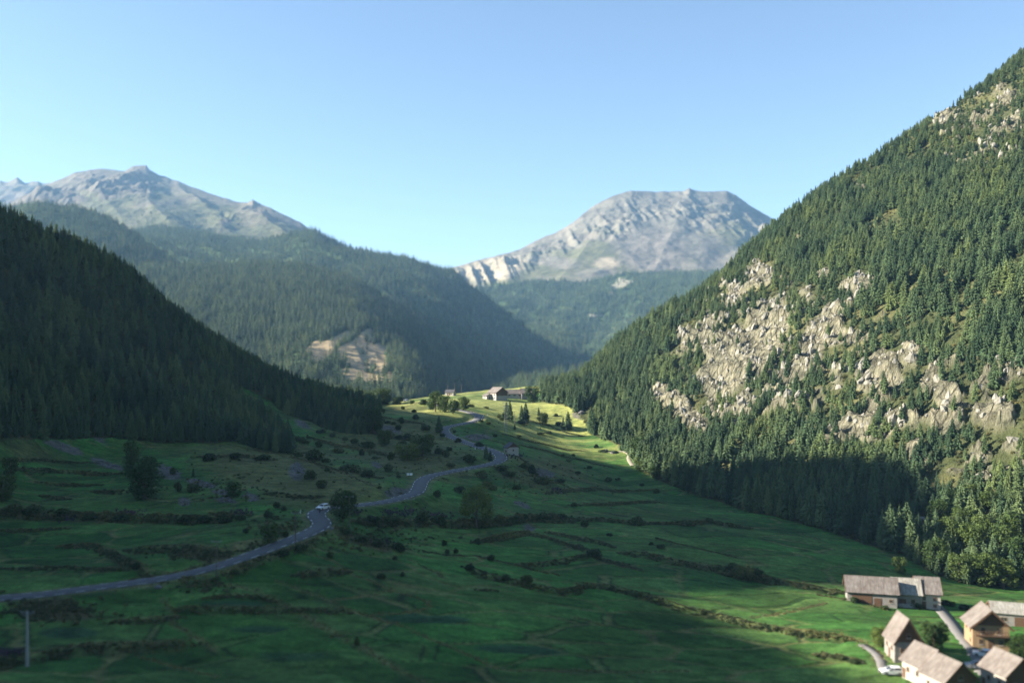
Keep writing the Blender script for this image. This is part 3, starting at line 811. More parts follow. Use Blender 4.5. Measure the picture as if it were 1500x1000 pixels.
PEAK_L0 = far_hill('distant_ridge', [(-140, 275, 7200), (-60, 272, 7200), (0, 265, 7200), (12, 266, 7200), (25, 261, 7200), (38, 268, 7200), (55, 266, 7200), (80, 270, 7200), (120, 275, 7200), (170, 290, 7200)],
                   [(-140, 330, 5800), (170, 330, 5800)], M_FAR, 'distant pale ridge beyond the grey peak', relief=gully(60, 260, 191), colour=peak_left_col, nu=160, nv=60, sil=14, seed=15)
PEAK_L = far_hill('grey_peak', [(-60, 330, 5000), (0, 305, 5100), (40, 285, 5200), (75, 268, 5300), (110, 253, 5400), (130, 249, 5450), (150, 247, 5500), (170, 249, 5500), (182, 251, 5500), (195, 244, 5500), (214, 242, 5500), (219, 249, 5480), (230, 255, 5450), (262, 266, 5300), (300, 281, 5150),
                                (345, 295, 4950), (362, 297, 4900), (370, 292, 4880), (377, 297, 4860), (400, 306, 4750), (440, 326, 4550), (470, 346, 4400), (520, 375, 4300)],
                  [(-60, 340, 3700), (150, 345, 3650), (330, 360, 3550), (520, 385, 3500)], M_FAR, 'grey green rocky peak with a square summit', relief=peak_left_relief, colour=peak_left_col,
                  nu=380, nv=150, power=1.05, sil=4, seed=17)
# low land carrying the far hills out to the horizon
def _plain():
    r = np.linspace(1050, 8400, 60)
    a = np.linspace(-1.05, 1.05, 90)
    A, R = np.meshgrid(a, r)
    X = R * np.sin(A) ; Y = R * np.cos(A)
    Z = np.full(X.shape, CAMZ - 62.0) - 14 + 8 * fbm(X / 400, Y / 400, 3, 195) - R * 0.0005
    n, k = X.shape; idx = np.arange(n * k).reshape(n, k)
    q = np.stack([idx[:-1, :-1], idx[:-1, 1:], idx[1:, 1:], idx[1:, :-1]], -1).reshape(-1, 4)
    c = np.zeros((n * k, 3)); c[:] = (0.030, 0.045, 0.018)
    tag(mesh_np('terrain', np.stack([X, Y, Z], -1).reshape(-1, 3), q, [M_FORESTFLOOR], smooth_shade=True, cols=c), 'low land between the far hills', None, None, 'structure')


_plain()

# ------------------------------------------------------------------ plants: meshes shared by all copies
def conifer_mesh(seed, whorls, per, radius, seg=3,  lean=0.0, bare=0.12, density=1.0):
    """unit-height conifer: returns trunk (v,f) and crown (v,f); needles as drooping ragged sprays"""
    r = random.Random(seed)
    tv, tf = [], []
    for k, (z, w) in enumerate([(0, .018), (0.3, .013), (0.7, .007), (0.98, .001)]):
        for i in range(5):
            a = i * 2 * math.pi / 5
            tv.append((w * math.cos(a), w * math.sin(a), z))
    for k in range(3):
        for i in range(5):
            j = (i + 1) % 5
            tf.append((k * 5 + i, k * 5 + j, k * 5 + 5 + j, k * 5 + 5 + i))
    cv, cf = [], []
    for wv in range(whorls):
        t = wv / (whorls - 1)
        z0 = bare + (0.985 - bare) * t
        R = radius * ((1 - t) ** 0.82) * (0.75 + 0.5 * r.random()) + 0.012
        if t < 0.12: R *= 0.75
        n = max(4, int(per * (1 - 0.55 * t)))
        off = r.random() * 6.28
        for b in range(n):
            if r.random() > density: continue
            a = off + b * 2 * math.pi / n + r.uniform(-.25, .25)
            L = R * r.uniform(.65, 1.15); droop = L * r.uniform(.15, .55) - L * 0.55 * t
            zz = z0 + r.uniform(-.02, .02)
            ca, sa = math.cos(a), math.sin(a)
            wd = L * (r.uniform(.17, .30) if seg > 3 else r.uniform(.28, .42))
            base = len(cv)
            mid = 0.55 * L
            cv.append((0, 0, zz + 0.035))
            cv.append((mid * ca - wd * sa, mid * sa + wd * ca, zz - 0.55 * droop - r.uniform(0, .012)))
            cv.append((L * ca, L * sa, zz - droop))
            cv.append((mid * ca + wd * sa, mid * sa - wd * ca, zz - 0.55 * droop - r.uniform(0, .012)))
            cv.append((mid * ca, mid * sa, zz - 0.35 * droop + 0.03))
            cf += [(base, base + 1, base + 4), (base + 1, base + 2, base + 4), (base + 2, base + 3, base + 4), (base + 3, base, base + 4)]
            if seg > 3:
                base = len(cv)
                cv.append((.25 * L * ca, .25 * L * sa, zz)); cv.append((.8 * L * ca - .6 * wd * sa, .8 * L * sa + .6 * wd * ca, zz - droop - .03))
                cv.append((.7 * L * ca + .7 * wd * sa, .7 * L * sa - .7 * wd * ca, zz - droop - .035))
                cf.append((base, base + 1, base + 2))
    return (tv, tf), (cv, cf)


def leaf_crown(seed, n, shape, size):
    """unit crown from many leaf-sized faces: shape(direction) gives clumps"""
    r = np.random.default_rng(seed)
    clumps = shape(r)
    cs = np.array([c[:3] for c in clumps]); cr = np.array([c[3] for c in clumps])
    w = cr ** 2; k = r.choice(len(clumps), n, p=w / w.sum())
    d = r.normal(size=(n, 3)); d /= np.linalg.norm(d, axis=1)[:, None]
    rad = cr[k] * (0.55 + 0.5 * r.random(n) ** 0.6)
    p = cs[k] + d * rad[:, None]
    nn = d + 0.7 * r.normal(size=(n, 3)); nn /= np.linalg.norm(nn, axis=1)[:, None]
    a = np.cross(nn, r.normal(size=(n, 3))); a /= np.linalg.norm(a, axis=1)[:, None]
    b = np.cross(nn, a)
    s = size * (0.6 + 0.8 * r.random(n))[:, None]
    V = np.stack([p - a * s, p + b * s * .55, p + a * s, p - b * s * .55], 1).reshape(-1, 3)
    V[:, 2] = np.maximum(V[:, 2], 0.004)
    return V, np.arange(4 * n).reshape(n, 4)


def sh_tree(r):
    out = [(0, 0, .62, .22)]
    for i in range(24):
        a = r.random() * 6.28; z = .14 + .72 * r.random(); R = .22 * math.sin(max(.15, (z - .1) / .95) * math.pi) ** .6
        out.append((R * math.cos(a), R * math.sin(a), z, .11 + .07 * r.random()))
    return out


def sh_willow(r):
    out = []
    for i in range(30):
        a = r.random() * 6.28; z = .10 + .82 * r.random(); R = .24 * math.sin(min(1, z + .08) * math.pi) ** .5
        out.append((R * math.cos(a), R * math.sin(a), z, .09 + .07 * r.random()))
    return out


def sh_bush(r):
    out = []
    for i in range(11):
        a = r.random() * 6.28; R = .42 * math.sqrt(r.random()); z = .18 + .45 * r.random() * (1 - R)
        out.append((R * math.cos(a), R * math.sin(a), z, .18 + .14 * r.random()))
    return out


def broad_trunk(seed):
    r = random.Random(seed); tv, tf = [], []
    def limb(p0, p1, w0, w1):
        b = len(tv)
        for p, w in ((p0, w0), (p1, w1)):
            for i in range(5):
                a = i * 1.2566
                tv.append((p[0] + w * math.cos(a), p[1] + w * math.sin(a), p[2]))
        for i in range(5):
            j = (i + 1) % 5; tf.append((b + i, b + j, b + 5 + j, b + 5 + i))
    limb((0, 0, -.02), (0.01, 0, .35), .032, .022); limb((.01, 0, .33), (0, .01, .75), .022, .006)
    for i in range(6):
        a = r.random() * 6.28; z = .22 + .05 * i; L = .2
        limb((0, 0, z), (L * math.cos(a), L * math.sin(a), z + .2), .014, .004)
    return tv, tf


def raw_mesh(name, v, f, mats, smooth_shade=False):
    o = mesh_np(name, v, f if isinstance(f, np.ndarray) else list(f), mats, smooth_shade=smooth_shade)
    me = o.data; bpy.data.objects.remove(o); return me


NEAR_CON = []
for i, (rad, wh, per) in enumerate([(.18, 24, 14), (.22, 22, 15), (.16, 25, 13), (.25, 20, 15)]):
    t, c = conifer_mesh(40 + i, wh, per, rad, seg=4)
    NEAR_CON.append((t, c, raw_mesh('trunk', *t, [M_BARK]), raw_mesh('crown', *c, [M_NEEDLE])))
BROAD = []
for i, (sh, n, s) in enumerate([(sh_tree, 2600, .030), (sh_tree, 2600, .030), (sh_willow, 3200, .026)]):
    V, Q = leaf_crown(60 + i, n, sh, s)
    BROAD.append((raw_mesh('trunk', *broad_trunk(70 + i), [M_BARK]), raw_mesh('crown', V, Q, [M_LEAF]), V, Q))
BUSH = []
for i in range(4):
    V, Q = leaf_crown(80 + i, 900, sh_bush, .075)
    BUSH.append((raw_mesh('foliage', V, Q, [M_BUSH]), V, Q))

# ------------------------------------------------------------------ masses of trees: one object, many instances of its own prototypes
_GN = {}


def scatter_group(K):
    if K in _GN: return _GN[K]
    g = bpy.data.node_groups.new('scatter_%d' % K, 'GeometryNodeTree')
    g.interface.new_socket('Geometry', in_out='INPUT', socket_type='NodeSocketGeometry')
    g.interface.new_socket('Geometry', in_out='OUTPUT', socket_type='NodeSocketGeometry')
    N, L = g.nodes, g.links
    gi = N.new('NodeGroupInput'); go = N.new('NodeGroupOutput')

    def attr(name, t):
        a = N.new('GeometryNodeInputNamedAttribute'); a.data_type = t; a.inputs[0].default_value = name; return a.outputs[0]

    def sep(k):
        c = N.new('FunctionNodeCompare'); c.data_type = 'INT'; c.operation = 'EQUAL'
        ia = [s for s in c.inputs if s.type == 'INT']
        L.new(attr('pid', 'INT'), ia[0]); ia[1].default_value = k
        s = N.new('GeometryNodeSeparateGeometry'); s.domain = 'POINT'
        L.new(gi.outputs[0], s.inputs[0]); L.new(c.outputs[0], s.inputs[1])
        return s.outputs[0]
    j = N.new('GeometryNodeJoinGeometry')
    for k in range(1, K + 1):
        ti = N.new('GeometryNodeGeometryToInstance'); L.new(sep(k), ti.inputs[0]); L.new(ti.outputs[0], j.inputs[0])
    ip = N.new('GeometryNodeInstanceOnPoints')
    L.new(sep(0), ip.inputs['Points']); L.new(j.outputs[0], ip.inputs['Instance'])
    ip.inputs['Pick Instance'].default_value = True
    L.new(attr('var', 'INT'), ip.inputs['Instance Index'])
    L.new(attr('rot', 'FLOAT_VECTOR'), ip.inputs['Rotation'])
    L.new(attr('scl', 'FLOAT_VECTOR'), ip.inputs['Scale'])
    L.new(ip.outputs[0], go.inputs[0])
    _GN[K] = g
    return g


def scatter(name, pts, scl, protos, mats, label, seed=0, tilt=0.06):
    """protos: list of (verts, faces, face material) ; pts (n,3); scl (n,3)"""
    r = np.random.default_rng(seed + 500)
    V = []; Fc = []; fm = []; pid = []; off = 0
    for k, (v, f, m) in enumerate(protos):
        V.append(np.asarray(v, float)); Fc += [tuple(int(i) + off for i in q) for q in f]; fm += list(m); pid += [k + 1] * len(v); off += len(v)
    n = len(pts)
    V.append(np.asarray(pts, float)); pid += [0] * n
    V = np.vstack(V)
    o = mesh_np(name, V, Fc, mats, fmat=fm)
    me = o.data; tot = len(V)
    a = me.attributes.new('pid', 'INT', 'POINT'); a.data.foreach_set('value', np.array(pid, np.int32))
    var = np.zeros(tot, np.int32); var[off:] = r.integers(0, len(protos), n)
    a = me.attributes.new('var', 'INT', 'POINT'); a.data.foreach_set('value', var)
    rot = np.zeros((tot, 3), np.float32); rot[off:, 2] = r.random(n) * 6.283; rot[off:, :2] = r.normal(size=(n, 2)) * tilt
    a = me.attributes.new('rot', 'FLOAT_VECTOR', 'POINT'); a.data.foreach_set('vector', rot.ravel())
    sc = np.ones((tot, 3), np.float32); sc[off:] = scl
    a = me.attributes.new('scl', 'FLOAT_VECTOR', 'POINT'); a.data.foreach_set('vector', sc.ravel())
    md = o.modifiers.new('scatter', 'NODES'); md.node_group = scatter_group(len(protos))
    tag(o, label, None, None, 'stuff')
    return o


def merged_conifer(seed, whorls, per, rad, seg=3):
    (tv, tf), (cv, cf) = conifer_mesh(seed, whorls, per, rad, seg)
    n = len(tv)
    return tv + cv, list(tf) + [tuple(i + n for i in q) for q in cf], [0] * len(tf) + [1] * len(cf)


FARCON = [merged_conifer(90 + i, wh, per, rad) for i, (rad, wh, per) in enumerate([(.19, 8, 7), (.24, 7, 7), (.16, 9, 6), (.28, 6, 7)])]
MIDCON = [merged_conifer(100 + i, wh, per, rad, 4) for i, (rad, wh, per) in enumerate([(.22, 16, 13), (.28, 15, 14), (.19, 17, 12), (.33, 14, 14)])]
CM = [M_BARK, M_NEEDLE]


def tree_scale(n, lo, hi, seed):
    r = np.random.default_rng(seed); h = lo + (hi - lo) * r.random(n); w = h * (0.85 + 0.4 * r.random(n))
    return np.stack([w, w, h], 1)


def keep_slip(x, y, z, px, py, v): return np.clip(1 - 0.96 * slipmask(x, y, z), 0, 1)
def keep_c(x, y, z, px, py, v):
    b = blobs(px, py, [(910, 414, 18, 10, -20, 1), (745, 410, 40, 6, -8, .9), (955, 472, 12, 3, 0, .7)])
    return 1 - 0.9 * smooth(.35, .55, b)


for A, n, lo, hi, nm, lab, keep, sd in [
        (HILL_A, 16000, 11, 19, 'forest', 'mixed conifer wood over the rounded spur', keep_slip, 1),
        (HILL_K, 7000, 12, 19, 'forest', 'conifer wood over the dark knoll', None, 2),
        (HILL_B, 20000, 13, 21, 'forest', 'conifer wood over the long ridge', None, 3),
        (HILL_C, 17000, 14, 23, 'forest', 'conifer wood in the basin under the mountain', keep_c, 4),
        (HILL_D, 3500, 12, 19, 'forest', 'conifer wood on the hazy flank', None, 5),
        (HILL_E, 1500, 12, 19, 'forest', 'conifer wood on the low valley rise', None, 6)]:
    p = spread(A, n, 300 + sd, keep)
    scatter(nm, p, tree_scale(len(p), lo, hi, sd), FARCON, CM, lab, sd)

# trees creeping up the lower slopes of the grey peak
p = spread(PEAK_L, 9000, 351, lambda x, y, z, px, py, v: np.clip(smooth(0.35, 0.05, v + 0.25 * fbm(x / 150, y / 150, 3, 361) - 0.3 * smooth(400, 450, px)), 0, 1) * (px > 180))
scatter('forest', p, tree_scale(len(p), 8, 15, 17), FARCON, CM, 'scattered conifers climbing the foot of the grey peak', 17)

# ------------------------------------------------------------------ near woods
def sample_near(n, poly_mask, seed, box):
    r = np.random.default_rng(seed)
    x = r.uniform(box[0], box[1], n); y = r.uniform(box[2], box[3], n)
    k = np.abs(x / y) < 3.0
    x, y = x[k], y[k]
    k = grid_pick(poly_mask, x, y)
    return x[k], y[k]


def thin(x, y, dmin):
    """drop points that crowd a neighbour"""
    cell = {}; keep = np.zeros(len(x), bool)
    for i in range(len(x)):
        cx, cy = int(x[i] // dmin), int(y[i] // dmin); ok = True
        for a in (-1, 0, 1):
            for b in (-1, 0, 1):
                for j in cell.get((cx + a, cy + b), ()):
                    if (x[j] - x[i]) ** 2 + (y[j] - y[i]) ** 2 < dmin * dmin: ok = False
        if ok: keep[i] = True; cell.setdefault((cx, cy), []).append(i)
    return keep


# shaded hill
xl, yl = sample_near(48000, forL, 401, (-420, -20, 120, 760))
k = thin(xl, yl, 2.3); xl, yl = xl[k], yl[k]
zl = ground_z(xl, yl)
# sunlit slope: thinner on rock
xr, yr = sample_near(75000, forR, 402, (10, 560, 250, 800))
k = thin(xr, yr, 2.2); xr, yr = xr[k], yr[k]
rr = np.random.default_rng(403)
rk_here = grid_pick(rock_shape, xr, yr)
k = rr.random(len(xr)) < np.clip(1.0 - 1.15 * smooth(0.18, 0.75, rk_here + 0.15 * fbm(xr / 10, yr / 10, 2, 405)) , 0.05, 1)
k &= rr.random(len(xr)) < np.clip(0.25 + 0.75 * smooth(-0.42, -0.08, fbm(xr / 26, yr / 18, 4, 407)), 0, 1)
xr, yr = xr[k], yr[k]; zr_ = ground_z(xr, yr); rkr = grid_pick(rock_shape, xr, yr)
hr = (6.8 + 5.6 * rr.random(len(xr))) * np.where(rkr > 0.2, 0.7, 1.0)
hr = hr * (1 - 0.3 * smooth(CAMZ + 60, CAMZ + 220, zr_))
hl = (7.0 + 5.0 * np.random.default_rng(404).random(len(xl))) * (1 - 0.22 * smooth(400, 470, yl))

# the conifers that show largest become trees of their own
pxl, pyl = proj(xl, yl, zl); pxr, pyr = proj(xr, yr, zr_)
candL = np.nonzero((pxl > -5) & (pxl < 560) & (pyl > 560))[0]
edgeL = candL[np.argsort(yl[candL] - 0.0)][:130]
candR = np.nonzero((pxr < 1500) & (pxr > 780))[0]
# nearness to the lower edge of the wood: lowest in each photo column
score = []
for i in candR:
    score.append(np.sum((np.abs(pxr[candR] - pxr[i]) < 14) & (yr[candR] < yr[i])))
edgeR = candR[np.argsort(np.array(score) * 10 + yr[candR] * 0.02)][:165]


def conifer(x, y, z, h, i, label, group):
    t, c, mt, mc = NEAR_CON[i % 4]
    o = empty('conifer_tree', (x, y, z - 0.1), (i * 2.4) % 6.28)
    w = h * (0.9 + 0.3 * ((i * 37) % 100) / 100)
    o.scale = (w, w, h)
    for nm, me in (('trunk', mt), ('crown', mc)):
        c_ = bpy.data.objects.new(nm, me); COL.objects.link(c_); c_.parent = o
    tag(o, label, 'tree', group)
    return o


for n, i in enumerate(edgeL):
    conifer(xl[i], yl[i], zl[i], hl[i], n, 'dark conifer along the lower edge of the shaded hill wood', 'conifers edging the shaded hill wood')
shade_px = [(926, 680), (973, 690), (1100, 705), (1340, 710), (1345, 820)]
for n, i in enumerate(edgeR):
    if pxr[i] > 1340:
        lab, g = 'sunlit green conifer at the foot of the rocky hillside above the village', 'conifers above the village'
    elif pxr[i] > 925:
        lab, g = 'dark shaded conifer along the stream at the foot of the rocky hillside', 'conifers along the shaded stream'
    else:
        lab, g = 'sunlit conifer at the wood edge beside the farm meadow', 'conifers beside the farm meadow'
    conifer(xr[i], yr[i], zr_[i], hr[i] * (0.85 if pxr[i] > 1340 else 1.35), n, lab, g)
mL = np.ones(len(xl), bool); mL[edgeL] = False
mR = np.ones(len(xr), bool); mR[edgeR] = False
r4 = np.random.default_rng(406)
w = hl * (0.85 + 0.4 * r4.random(len(hl)))
scatter('forest', np.stack([xl, yl, zl - .1], 1)[mL], np.stack([w, w, hl], 1)[mL], MIDCON, CM, 'dense conifer wood covering the shaded hill', 21)
w = hr * (0.85 + 0.45 * r4.random(len(hr)))
scatter('forest', np.stack([xr, yr, zr_ - .1], 1)[mR], np.stack([w, w, hr], 1)[mR], MIDCON, CM, 'sunlit conifer wood covering the rocky hillside', 22)

# ------------------------------------------------------------------ mesh builder for built things
class MB:
    def __init__(s): s.v = []; s.f = []

    def add(s, v, f):
        n = len(s.v); s.v += [tuple(p) for p in v]; s.f += [tuple(i + n for i in q) for q in f]; return s

    def box(s, lo, hi):
        v = [(x, y, z) for x in (lo[0], hi[0]) for y in (lo[1], hi[1]) for z in (lo[2], hi[2])]
        return s.add(v, [(0, 1, 3, 2), (4, 6, 7, 5), (0, 4, 5, 1), (2, 3, 7, 6), (0, 2, 6, 4), (1, 5, 7, 3)])

    def tube(s, a, b, r0, r1=None, n=8):
        r1 = r0 if r1 is None else r1
        a = np.array(a, float); b = np.array(b, float); d = b - a; d /= np.linalg.norm(d) + 1e-9
        h = np.array([1, 0, 0]) if abs(d[0]) < .9 else np.array([0, 1, 0]); u = np.cross(d, h); u /= np.linalg.norm(u); w = np.cross(d, u)
        v = []
        for c, r in ((a, r0), (b, r1)):
            for i in range(n):
                t = 2 * math.pi * i / n; v.append(c + r * (math.cos(t) * u + math.sin(t) * w))
        f = [(i, (i + 1) % n, n + (i + 1) % n, n + i) for i in range(n)] + [tuple(range(n - 1, -1, -1)), tuple(range(n, 2 * n))]
        return s.add(v, f)

    def prism(s, pts, x0, x1):
        """outline in (y,z) pushed along x"""
        n = len(pts)
        v = [(x0, p[0], p[1]) for p in pts] + [(x1, p[0], p[1]) for p in pts]
        return s.add(v, [(i, (i + 1) % n, n + (i + 1) % n, n + i) for i in range(n)] + [tuple(range(n - 1, -1, -1)), tuple(range(n, 2 * n))])

    def build(s, name, mat, parent=None, smooth_shade=False):
        return mesh_np(name, s.v, s.f, [mat], parent, smooth_shade=smooth_shade)


M_ASPHALT = mat_plain('asphalt', (0.085, 0.087, 0.092), 0.85, 0.22, 0.8, spec=0.35)
M_PAINT = mat_plain('road_paint', (0.62, 0.62, 0.60), 0.7, 0.2, 3.0)
M_PLASTER = mat_plain('white_plaster', (0.34, 0.315, 0.275), 0.9, 0.15, 0.9, 0.01)
M_PEACH = mat_plain('ochre_plaster', (0.25, 0.175, 0.10), 0.9, 0.15, 0.9, 0.01)
M_STONE = mat_plain('grey_stone_wall', (0.20, 0.19, 0.175), 0.95, 0.35, 1.6, 0.05)
M_WOOD = mat_plain('brown_wood', (0.095, 0.055, 0.032), 0.85, 0.35, 4.0, 0.02)
def mat_roof(name, color):
    m, nt, bs = new_mat(name)
    f = noise_fac(nt, 1.0, 4, 0.7, stretch=(0.5, 3.2, 0.5)); g = noise_fac(nt, 0.45, 3, 0.6)
    c = mixc(nt, color, ramp(nt, f, [(0.3, (0.62, 0.60, 0.60)), (0.7, (1.35, 1.32, 1.28))]), 1.0, 'MULTIPLY')
    c = mixc(nt, c, ramp(nt, g, [(0.35, (0.78, 0.74, 0.72)), (0.65, (1.15, 1.15, 1.15))]), 1.0, 'MULTIPLY')
    nt.links.new(c, bs.inputs['Base Color']); bs.inputs['Roughness'].default_value = 0.85
    bump(nt, bs, f, 0.8, 0.08)
    return m


M_ROOF = mat_roof('shingle_roof', (0.150, 0.138, 0.127))
M_SHEET = mat_roof('pale_sheet_roof', (0.25, 0.25, 0.225))
M_ROOFD = mat_plain('dark_and_shaded_roof', (0.060, 0.060, 0.066), 0.8, 0.25, 2.2, 0.03)  # dark roof of shed and hut; also paints shade on the steep house
M_GLASS = mat_plain('window_glass', (0.02, 0.025, 0.03), 0.15, 0.1, 2.0, spec=0.6)
M_FRAME = mat_plain('window_frame', (0.22, 0.15, 0.09), 0.7, 0.2, 5.0)
M_CONC = mat_plain('concrete', (0.30, 0.295, 0.275), 0.9, 0.2, 1.4)
M_POLE = mat_plain('weathered_pole_wood', (0.13, 0.105, 0.08), 0.9, 0.3, 4.0)
M_STEEL = mat_plain('galvanised_steel', (0.20, 0.21, 0.215), 0.5, 0.15, 4.0, metal=0.4)
M_CAR = mat_plain('white_car_paint', (0.72, 0.73, 0.74), 0.25, 0.03, 3.0, spec=0.5)
M_CARG = mat_plain('grey_car_paint', (0.30, 0.31, 0.33), 0.25, 0.03, 3.0, spec=0.5)
M_TYRE = mat_plain('rubber', (0.02, 0.02, 0.02), 0.8, 0.2, 8.0)
M_BLACK = mat_plain('black_plastic', (0.022, 0.022, 0.024), 0.5, 0.2, 8.0)
M_LAMP = mat_plain('lamp_glass', (0.75, 0.76, 0.78), 0.15, 0.05, 8.0, spec=0.6)
M_SKIN = mat_plain('skin', (0.45, 0.28, 0.20), 0.6, 0.08, 8.0)
M_CLOTH = mat_plain('dark_jersey', (0.03, 0.032, 0.04), 0.85, 0.2, 8.0)
M_HELMET = mat_plain('pale_helmet', (0.62, 0.60, 0.56), 0.4, 0.05, 8.0)
M_ROCK = mat_plain('field_rock', (0.125, 0.12, 0.122), 0.95, 0.35, 2.0, 0.05)
M_SIGN = mat_plain('white_sign', (0.72, 0.73, 0.74), 0.5, 0.05, 4.0)


# ------------------------------------------------------------------ roads
def ribbon(name, line, hw, mat, lift, label, skirt=0.35):
    n = len(line)
    d = np.gradient(line[:, :2], axis=0); d /= np.linalg.norm(d, axis=1)[:, None]
    nr = np.stack([-d[:, 1], d[:, 0]], 1)
    wob = 0.10 * fbm(np.arange(n) / 5.0, np.zeros(n), 3, 7)
    L = line[:, :2] + nr * (hw + wob)[:, None]; R = line[:, :2] - nr * (hw - wob)[:, None]
    z = line[:, 2] + lift
    rows = [np.c_[L, z - skirt], np.c_[L, z], np.c_[line[:, :2], z + 0.05], np.c_[R, z], np.c_[R, z - skirt]]
    V = np.stack(rows, 1).reshape(-1, 3)
    i = np.arange(n - 1)[:, None] * 5; k = np.arange(4)[None]
    q = np.stack([i + k, i + k + 5, i + k + 6, i + k + 1], -1).reshape(-1, 4)
    o = mesh_np(name, V, q, [mat], smooth_shade=False)
    tag(o, label, None, None, 'structure')
    return o, nr


road, road_n = ribbon('road', ROAD, ROAD_HW, M_ASPHALT, -0.06, 'narrow grey mountain road winding up the valley')
mk = MB()
rs = np.arange(len(ROAD))
for side in (-1, 1):
    k = 2
    while k < len(ROAD) - 4:
        a, b = k, k + 2
        pts = []
        for j in (a, b):
            c = ROAD[j]; nn = road_n[j] * side
            for off in (ROAD_HW - 0.42, ROAD_HW - 0.24):
                pts.append((c[0] + nn[0] * off, c[1] + nn[1] * off, c[2] - 0.06 + 0.05 * (1 - off / ROAD_HW) + 0.012))
        mk.add(pts, [(0, 1, 3, 2)] if side < 0 else [(0, 2, 3, 1)])
        k += 4
tag(mk.build('line_marking', M_PAINT, road), 'broken white edge lines', None, None, 'stuff')


def line_on_ground(px_pts, step=1.5):
    pts = np.array([cast_g(*p) for p in px_pts]); l = resample(catmull(pts, 8), step)
    l[:, 2] = ground_z(l[:, 0], l[:, 1])
    for _ in range(4): l[1:-1, 2] = .25 * l[:-2, 2] + .5 * l[1:-1, 2] + .25 * l[2:, 2]
    return l


M_LANE = mat_plain('gravel_lane', (0.14, 0.135, 0.13), 0.95, 0.25, 1.2)
M_DIRT = mat_plain('dirt_track', (0.20, 0.185, 0.14), 0.95, 0.25, 0.9)
ribbon('lane', line_on_ground([(1368, 884), (1380, 896), (1393, 912), (1407, 930), (1420, 948), (1432, 966), (1440, 990)]), 1.5, M_LANE, 0.12, 'straight grey lane between the farmhouse and the village houses')
ribbon('lane', line_on_ground([(1262, 944), (1278, 953), (1290, 966), (1296, 985)]), 1.1, M_LANE, 0.12, 'short curved lane beside the steep roofed house')
ribbon('dirt_track', line_on_ground([(884, 662), (902, 661), (916, 661), (923, 666), (922, 672), (928, 682)]), 1.6, M_DIRT, 0.15, 'pale dirt track curving along the sunlit wood edge')


# ------------------------------------------------------------------ buildings: local x across, ridge along local y, gables at -y and +y
def window(par, c, n, w, h, mat_f=None):
    """window on a wall; c centre, n outward axis 'x-','x+','y-','y+'"""
    f = MB(); p = MB(); s = MB(); t = .09
    def bx(m, u0, u1, z0, z1, d0, d1):
        sg = -1 if n[1] == '-' else 1
        if n[0] == 'x': m.box((min(c[0] + sg * d0, c[0] + sg * d1), c[1] + u0, c[2] + z0), (max(c[0] + sg * d0, c[0] + sg * d1), c[1] + u1, c[2] + z1))
        else: m.box((c[0] + u0, min(c[1] + sg * d0, c[1] + sg * d1), c[2] + z0), (c[0] + u1, max(c[1] + sg * d0, c[1] + sg * d1), c[2] + z1))
    W, Hh = w / 2, h / 2
    bx(f, -W, -W + t, -Hh, Hh, .0, .07); bx(f, W - t, W, -Hh, Hh, .0, .07); bx(f, -W + t, W - t, Hh - t, Hh, .0, .07); bx(f, -W + t, W - t, -Hh, -Hh + t, .0, .07); bx(f, -.03, .03, -Hh + t, Hh - t, .0, .06)
    bx(p, -W + t, W - t, -Hh + t, Hh - t, .005, .03); bx(s, -W - .08, W + .08, -Hh - .09, -Hh, .0, .14)
    wo = f.build('window', mat_f or M_FRAME, par)
    p.build('pane', M_GLASS, wo); s.build('sill', M_CONC, wo)
    return wo


